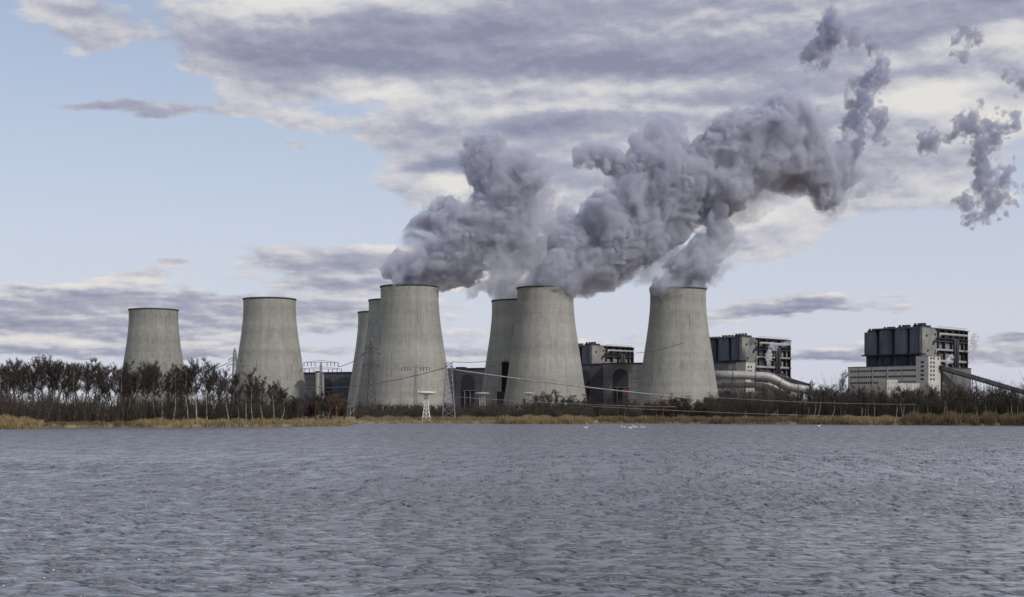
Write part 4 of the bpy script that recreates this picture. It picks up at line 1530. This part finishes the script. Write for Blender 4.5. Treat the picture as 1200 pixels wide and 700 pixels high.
def reeds(name, label, px0, px1, d0, d1, n_, h, mt, seed, taper=0.0):
    rg = random.Random(seed)
    m_ = MB()
    for _ in range(n_):
        px = rg.uniform(px0, px1)
        s = shore_Y(min(2200, max(-800, px)))
        d = rg.uniform(d0, d1)
        Y = s + d
        x = (px - 600) / F * Y
        z = land_z(Y, s) - 0.1 if d > 0 else -0.1
        if math.sin(px * 0.31 + seed) + math.sin(px * 0.127 + d * 0.6) + 0.6 * math.sin(px * 0.9 + d) < rg.uniform(-2.2, -0.4):
            continue
        q = min(1.0, min(px - px0, px1 - px) / max(1.0, taper)) if taper else 1.0
        hh = h * rg.uniform(.55, 1.15) * (0.35 + 0.65 * q) * (1.0 + 0.25 * math.sin(px * 0.21) * math.sin(px * 0.063 + seed))
        w_ = rg.uniform(.025, .055)
        a_ = rg.uniform(0, 3.14)
        lx, ly = rg.gauss(0, .12) * hh, rg.gauss(0, .12) * hh
        cx, sx = math.cos(a_) * w_, math.sin(a_) * w_
        i = len(m_.v)
        m_.v += [(x - cx, Y - sx, z), (x + cx, Y + sx, z), (x + cx * .8 + lx * .5, Y + sx * .8 + ly * .5, z + hh * .65), (x - cx * .8 + lx * .5, Y - sx * .8 + ly * .5, z + hh * .65), (x + lx, Y + ly, z + hh)]
        m_.f += [(i, i + 1, i + 2, i + 3), (i + 3, i + 2, i + 4)]
    return tag(m_.build(name, mt), label, 'reeds', kind='stuff')


reeds('reed_bed', 'tall golden reeds at the left edge of the picture', -60, 52, -1, 9, 7000, 1.5, mt_reed, 1, 26)
reeds('reed_bed', 'low golden reeds along the left spit', 150, 412, -0.5, 7, 12000, 0.95, mt_reed, 2, 16)
reeds('grass_bank', 'brown bank strip under the left wood', 50, 175, -0.3, 4, 3000, .7, mt_reed_b, 3, 10)
reeds('reed_bed', 'brown reeds of the small islet before the middle tower', 585, 696, -0.5, 8, 9000, 1.5, mt_reed, 4, 18)
reeds('grass_bank', 'bleached grass along the far bank', 418, 850, -0.3, 26, 16000, 1.4, mt_grass_w, 5, 10)
reeds('reed_bed', 'brown reeds along the bank below the big pipes', 690, 1000, -0.5, 7, 11000, 1.25, mt_reed_b, 6, 10)
reeds('reed_bed', 'tall brown reeds at the right edge of the picture', 1050, 1260, -0.5, 9, 12000, 2.2, mt_reed_b, 7, 16)
reeds('reed_bed', 'pale reeds between the brown beds on the right', 940, 1060, -0.5, 9, 9000, 1.4, mt_reed, 8, 10)
reeds('grass_bank', 'bleached grass below the low wood on the right', 840, 1260, 5, 26, 16000, 1.2, mt_grass_w, 9, 10)

# evergreen looking pale willow bushes on the right bank
mt_leaf = reed_mat('pale_olive_leaves', (0.10, 0.105, 0.05), (0.24, 0.23, 0.12))
for px, w_, top, lab in ((908, 6.5, 481, 'rounded pale olive bush on the bank, left of its twin'), (929, 6.0, 482, 'rounded pale olive bush on the bank, right of its twin')):
    Y = shore_Y(px) + 12
    s = Y / F
    x, _, z = at(px, HOR, Y)
    rg = random.Random(int(px))
    t = thing('olive_bush', lab, 'bush', (x, Y, 0.9), 0, 'pair of olive bushes')
    cm, sm_ = MB(), MB()
    for _ in range(2600):
        u = Vector((rg.gauss(0, 1), rg.gauss(0, 1), rg.gauss(0, 1))).normalized() * (0.55 + 0.45 * rg.random())
        c_ = Vector((u.x * w_ * s, u.y * w_ * s * .7, max(0.02, (u.z * .55 + .5)) * (490 - top) * s))
        a_ = Vector((rg.gauss(0, 1), rg.gauss(0, 1), rg.gauss(0, 1))).normalized() * .10
        b_ = a_.cross(Vector((rg.gauss(0, 1), rg.gauss(0, 1), rg.gauss(0, 1)))).normalized() * .05
        i = len(cm.v)
        cm.v += [tuple(c_ - a_), tuple(c_ + b_), tuple(c_ + a_), tuple(c_ - b_)]
        cm.f.append((i, i + 1, i + 2, i + 3))
    for _ in range(14):
        sm_.tube([(0, 0, -.1), (rg.gauss(0, w_ * s * .4), rg.gauss(0, .4), (490 - top) * s * rg.uniform(.5, .9))], [.05, .015], 4)
    cm.build('foliage', mt_leaf, t)
    sm_.build('stem', mt_bark, t)

# swans out on the water
mt_swan = plain('white_plumage', (0.80, 0.79, 0.76), 0.8, 0, 0.04, 5)
mt_bill = plain('orange_bill', (0.5, 0.16, 0.03), 0.5)


def make_swan():
    t = thing('swan', 's', 'swan', group='white swans out on the lake')
    b = MB()
    prof = [(-.75, .02, .20), (-.62, .10, .22), (-.4, .21, .18), (-.1, .27, .15), (.2, .25, .15), (.42, .16, .17), (.52, .05, .2)]
    n_ = 14
    for (x, r, zc) in prof:
        for j in range(n_):
            a_ = 2 * math.pi * j / n_
            b.v.append((x, r * math.cos(a_) * .95, zc + r * .8 * math.sin(a_)))
    for k in range(len(prof) - 1):
        for j in range(n_):
            b.f.append((k * n_ + j, k * n_ + (j + 1) % n_, (k + 1) * n_ + (j + 1) % n_, (k + 1) * n_ + j))
    b.f += [tuple(reversed(range(n_))), tuple((len(prof) - 1) * n_ + j for j in range(n_))]
    b.tube([(.40, 0, .22), (.56, 0, .38), (.56, 0, .58), (.50, 0, .74), (.52, 0, .86), (.60, 0, .91), (.70, 0, .88), (.76, 0, .85)], [.10, .075, .06, .055, .055, .075, .065, .03], 10)
    b.build('body', mt_swan, t, True)
    MB().tube([(.75, 0, .855), (.86, 0, .82)], [.032, .012], 8).build('bill', mt_bill, t)
    for s in (-1, 1):
        wg = MB()
        wg.tube([(.25, s * .2, .26), (-.1, s * .27, .30), (-.5, s * .17, .33), (-.82, s * .05, .36)], [.05, .13, .10, .02], 8)
        wg.build('wing', mt_swan, t, True)
    return t


swan0 = make_swan()
for i, (px, py, lab) in enumerate(((686.5, 502.2, 'swan swimming alone, left of the loose flock'), (730.5, 502.0, 'leftmost swan of the loose flock'), (738.5, 502.5, 'second swan of the loose flock from the left'),
                                   (744.0, 501.6, 'third swan of the loose flock from the left'), (753.5, 501.9, 'rightmost swan of the loose flock'), (959.5, 500.2, 'swan far off to the right near the reed bank'))):
    t = swan0 if i == 0 else copy_tree(swan0)
    Y = CAM_H * F / (py - HOR)
    t.location = ((px - 600) / F * Y, Y, 0.0)
    t.rotation_euler = (0, 0, (0.3, 2.7, 0.2, 3.4, 2.9, 0.1)[i])
    t.scale = (0.6,) * 3
    t['label'] = lab
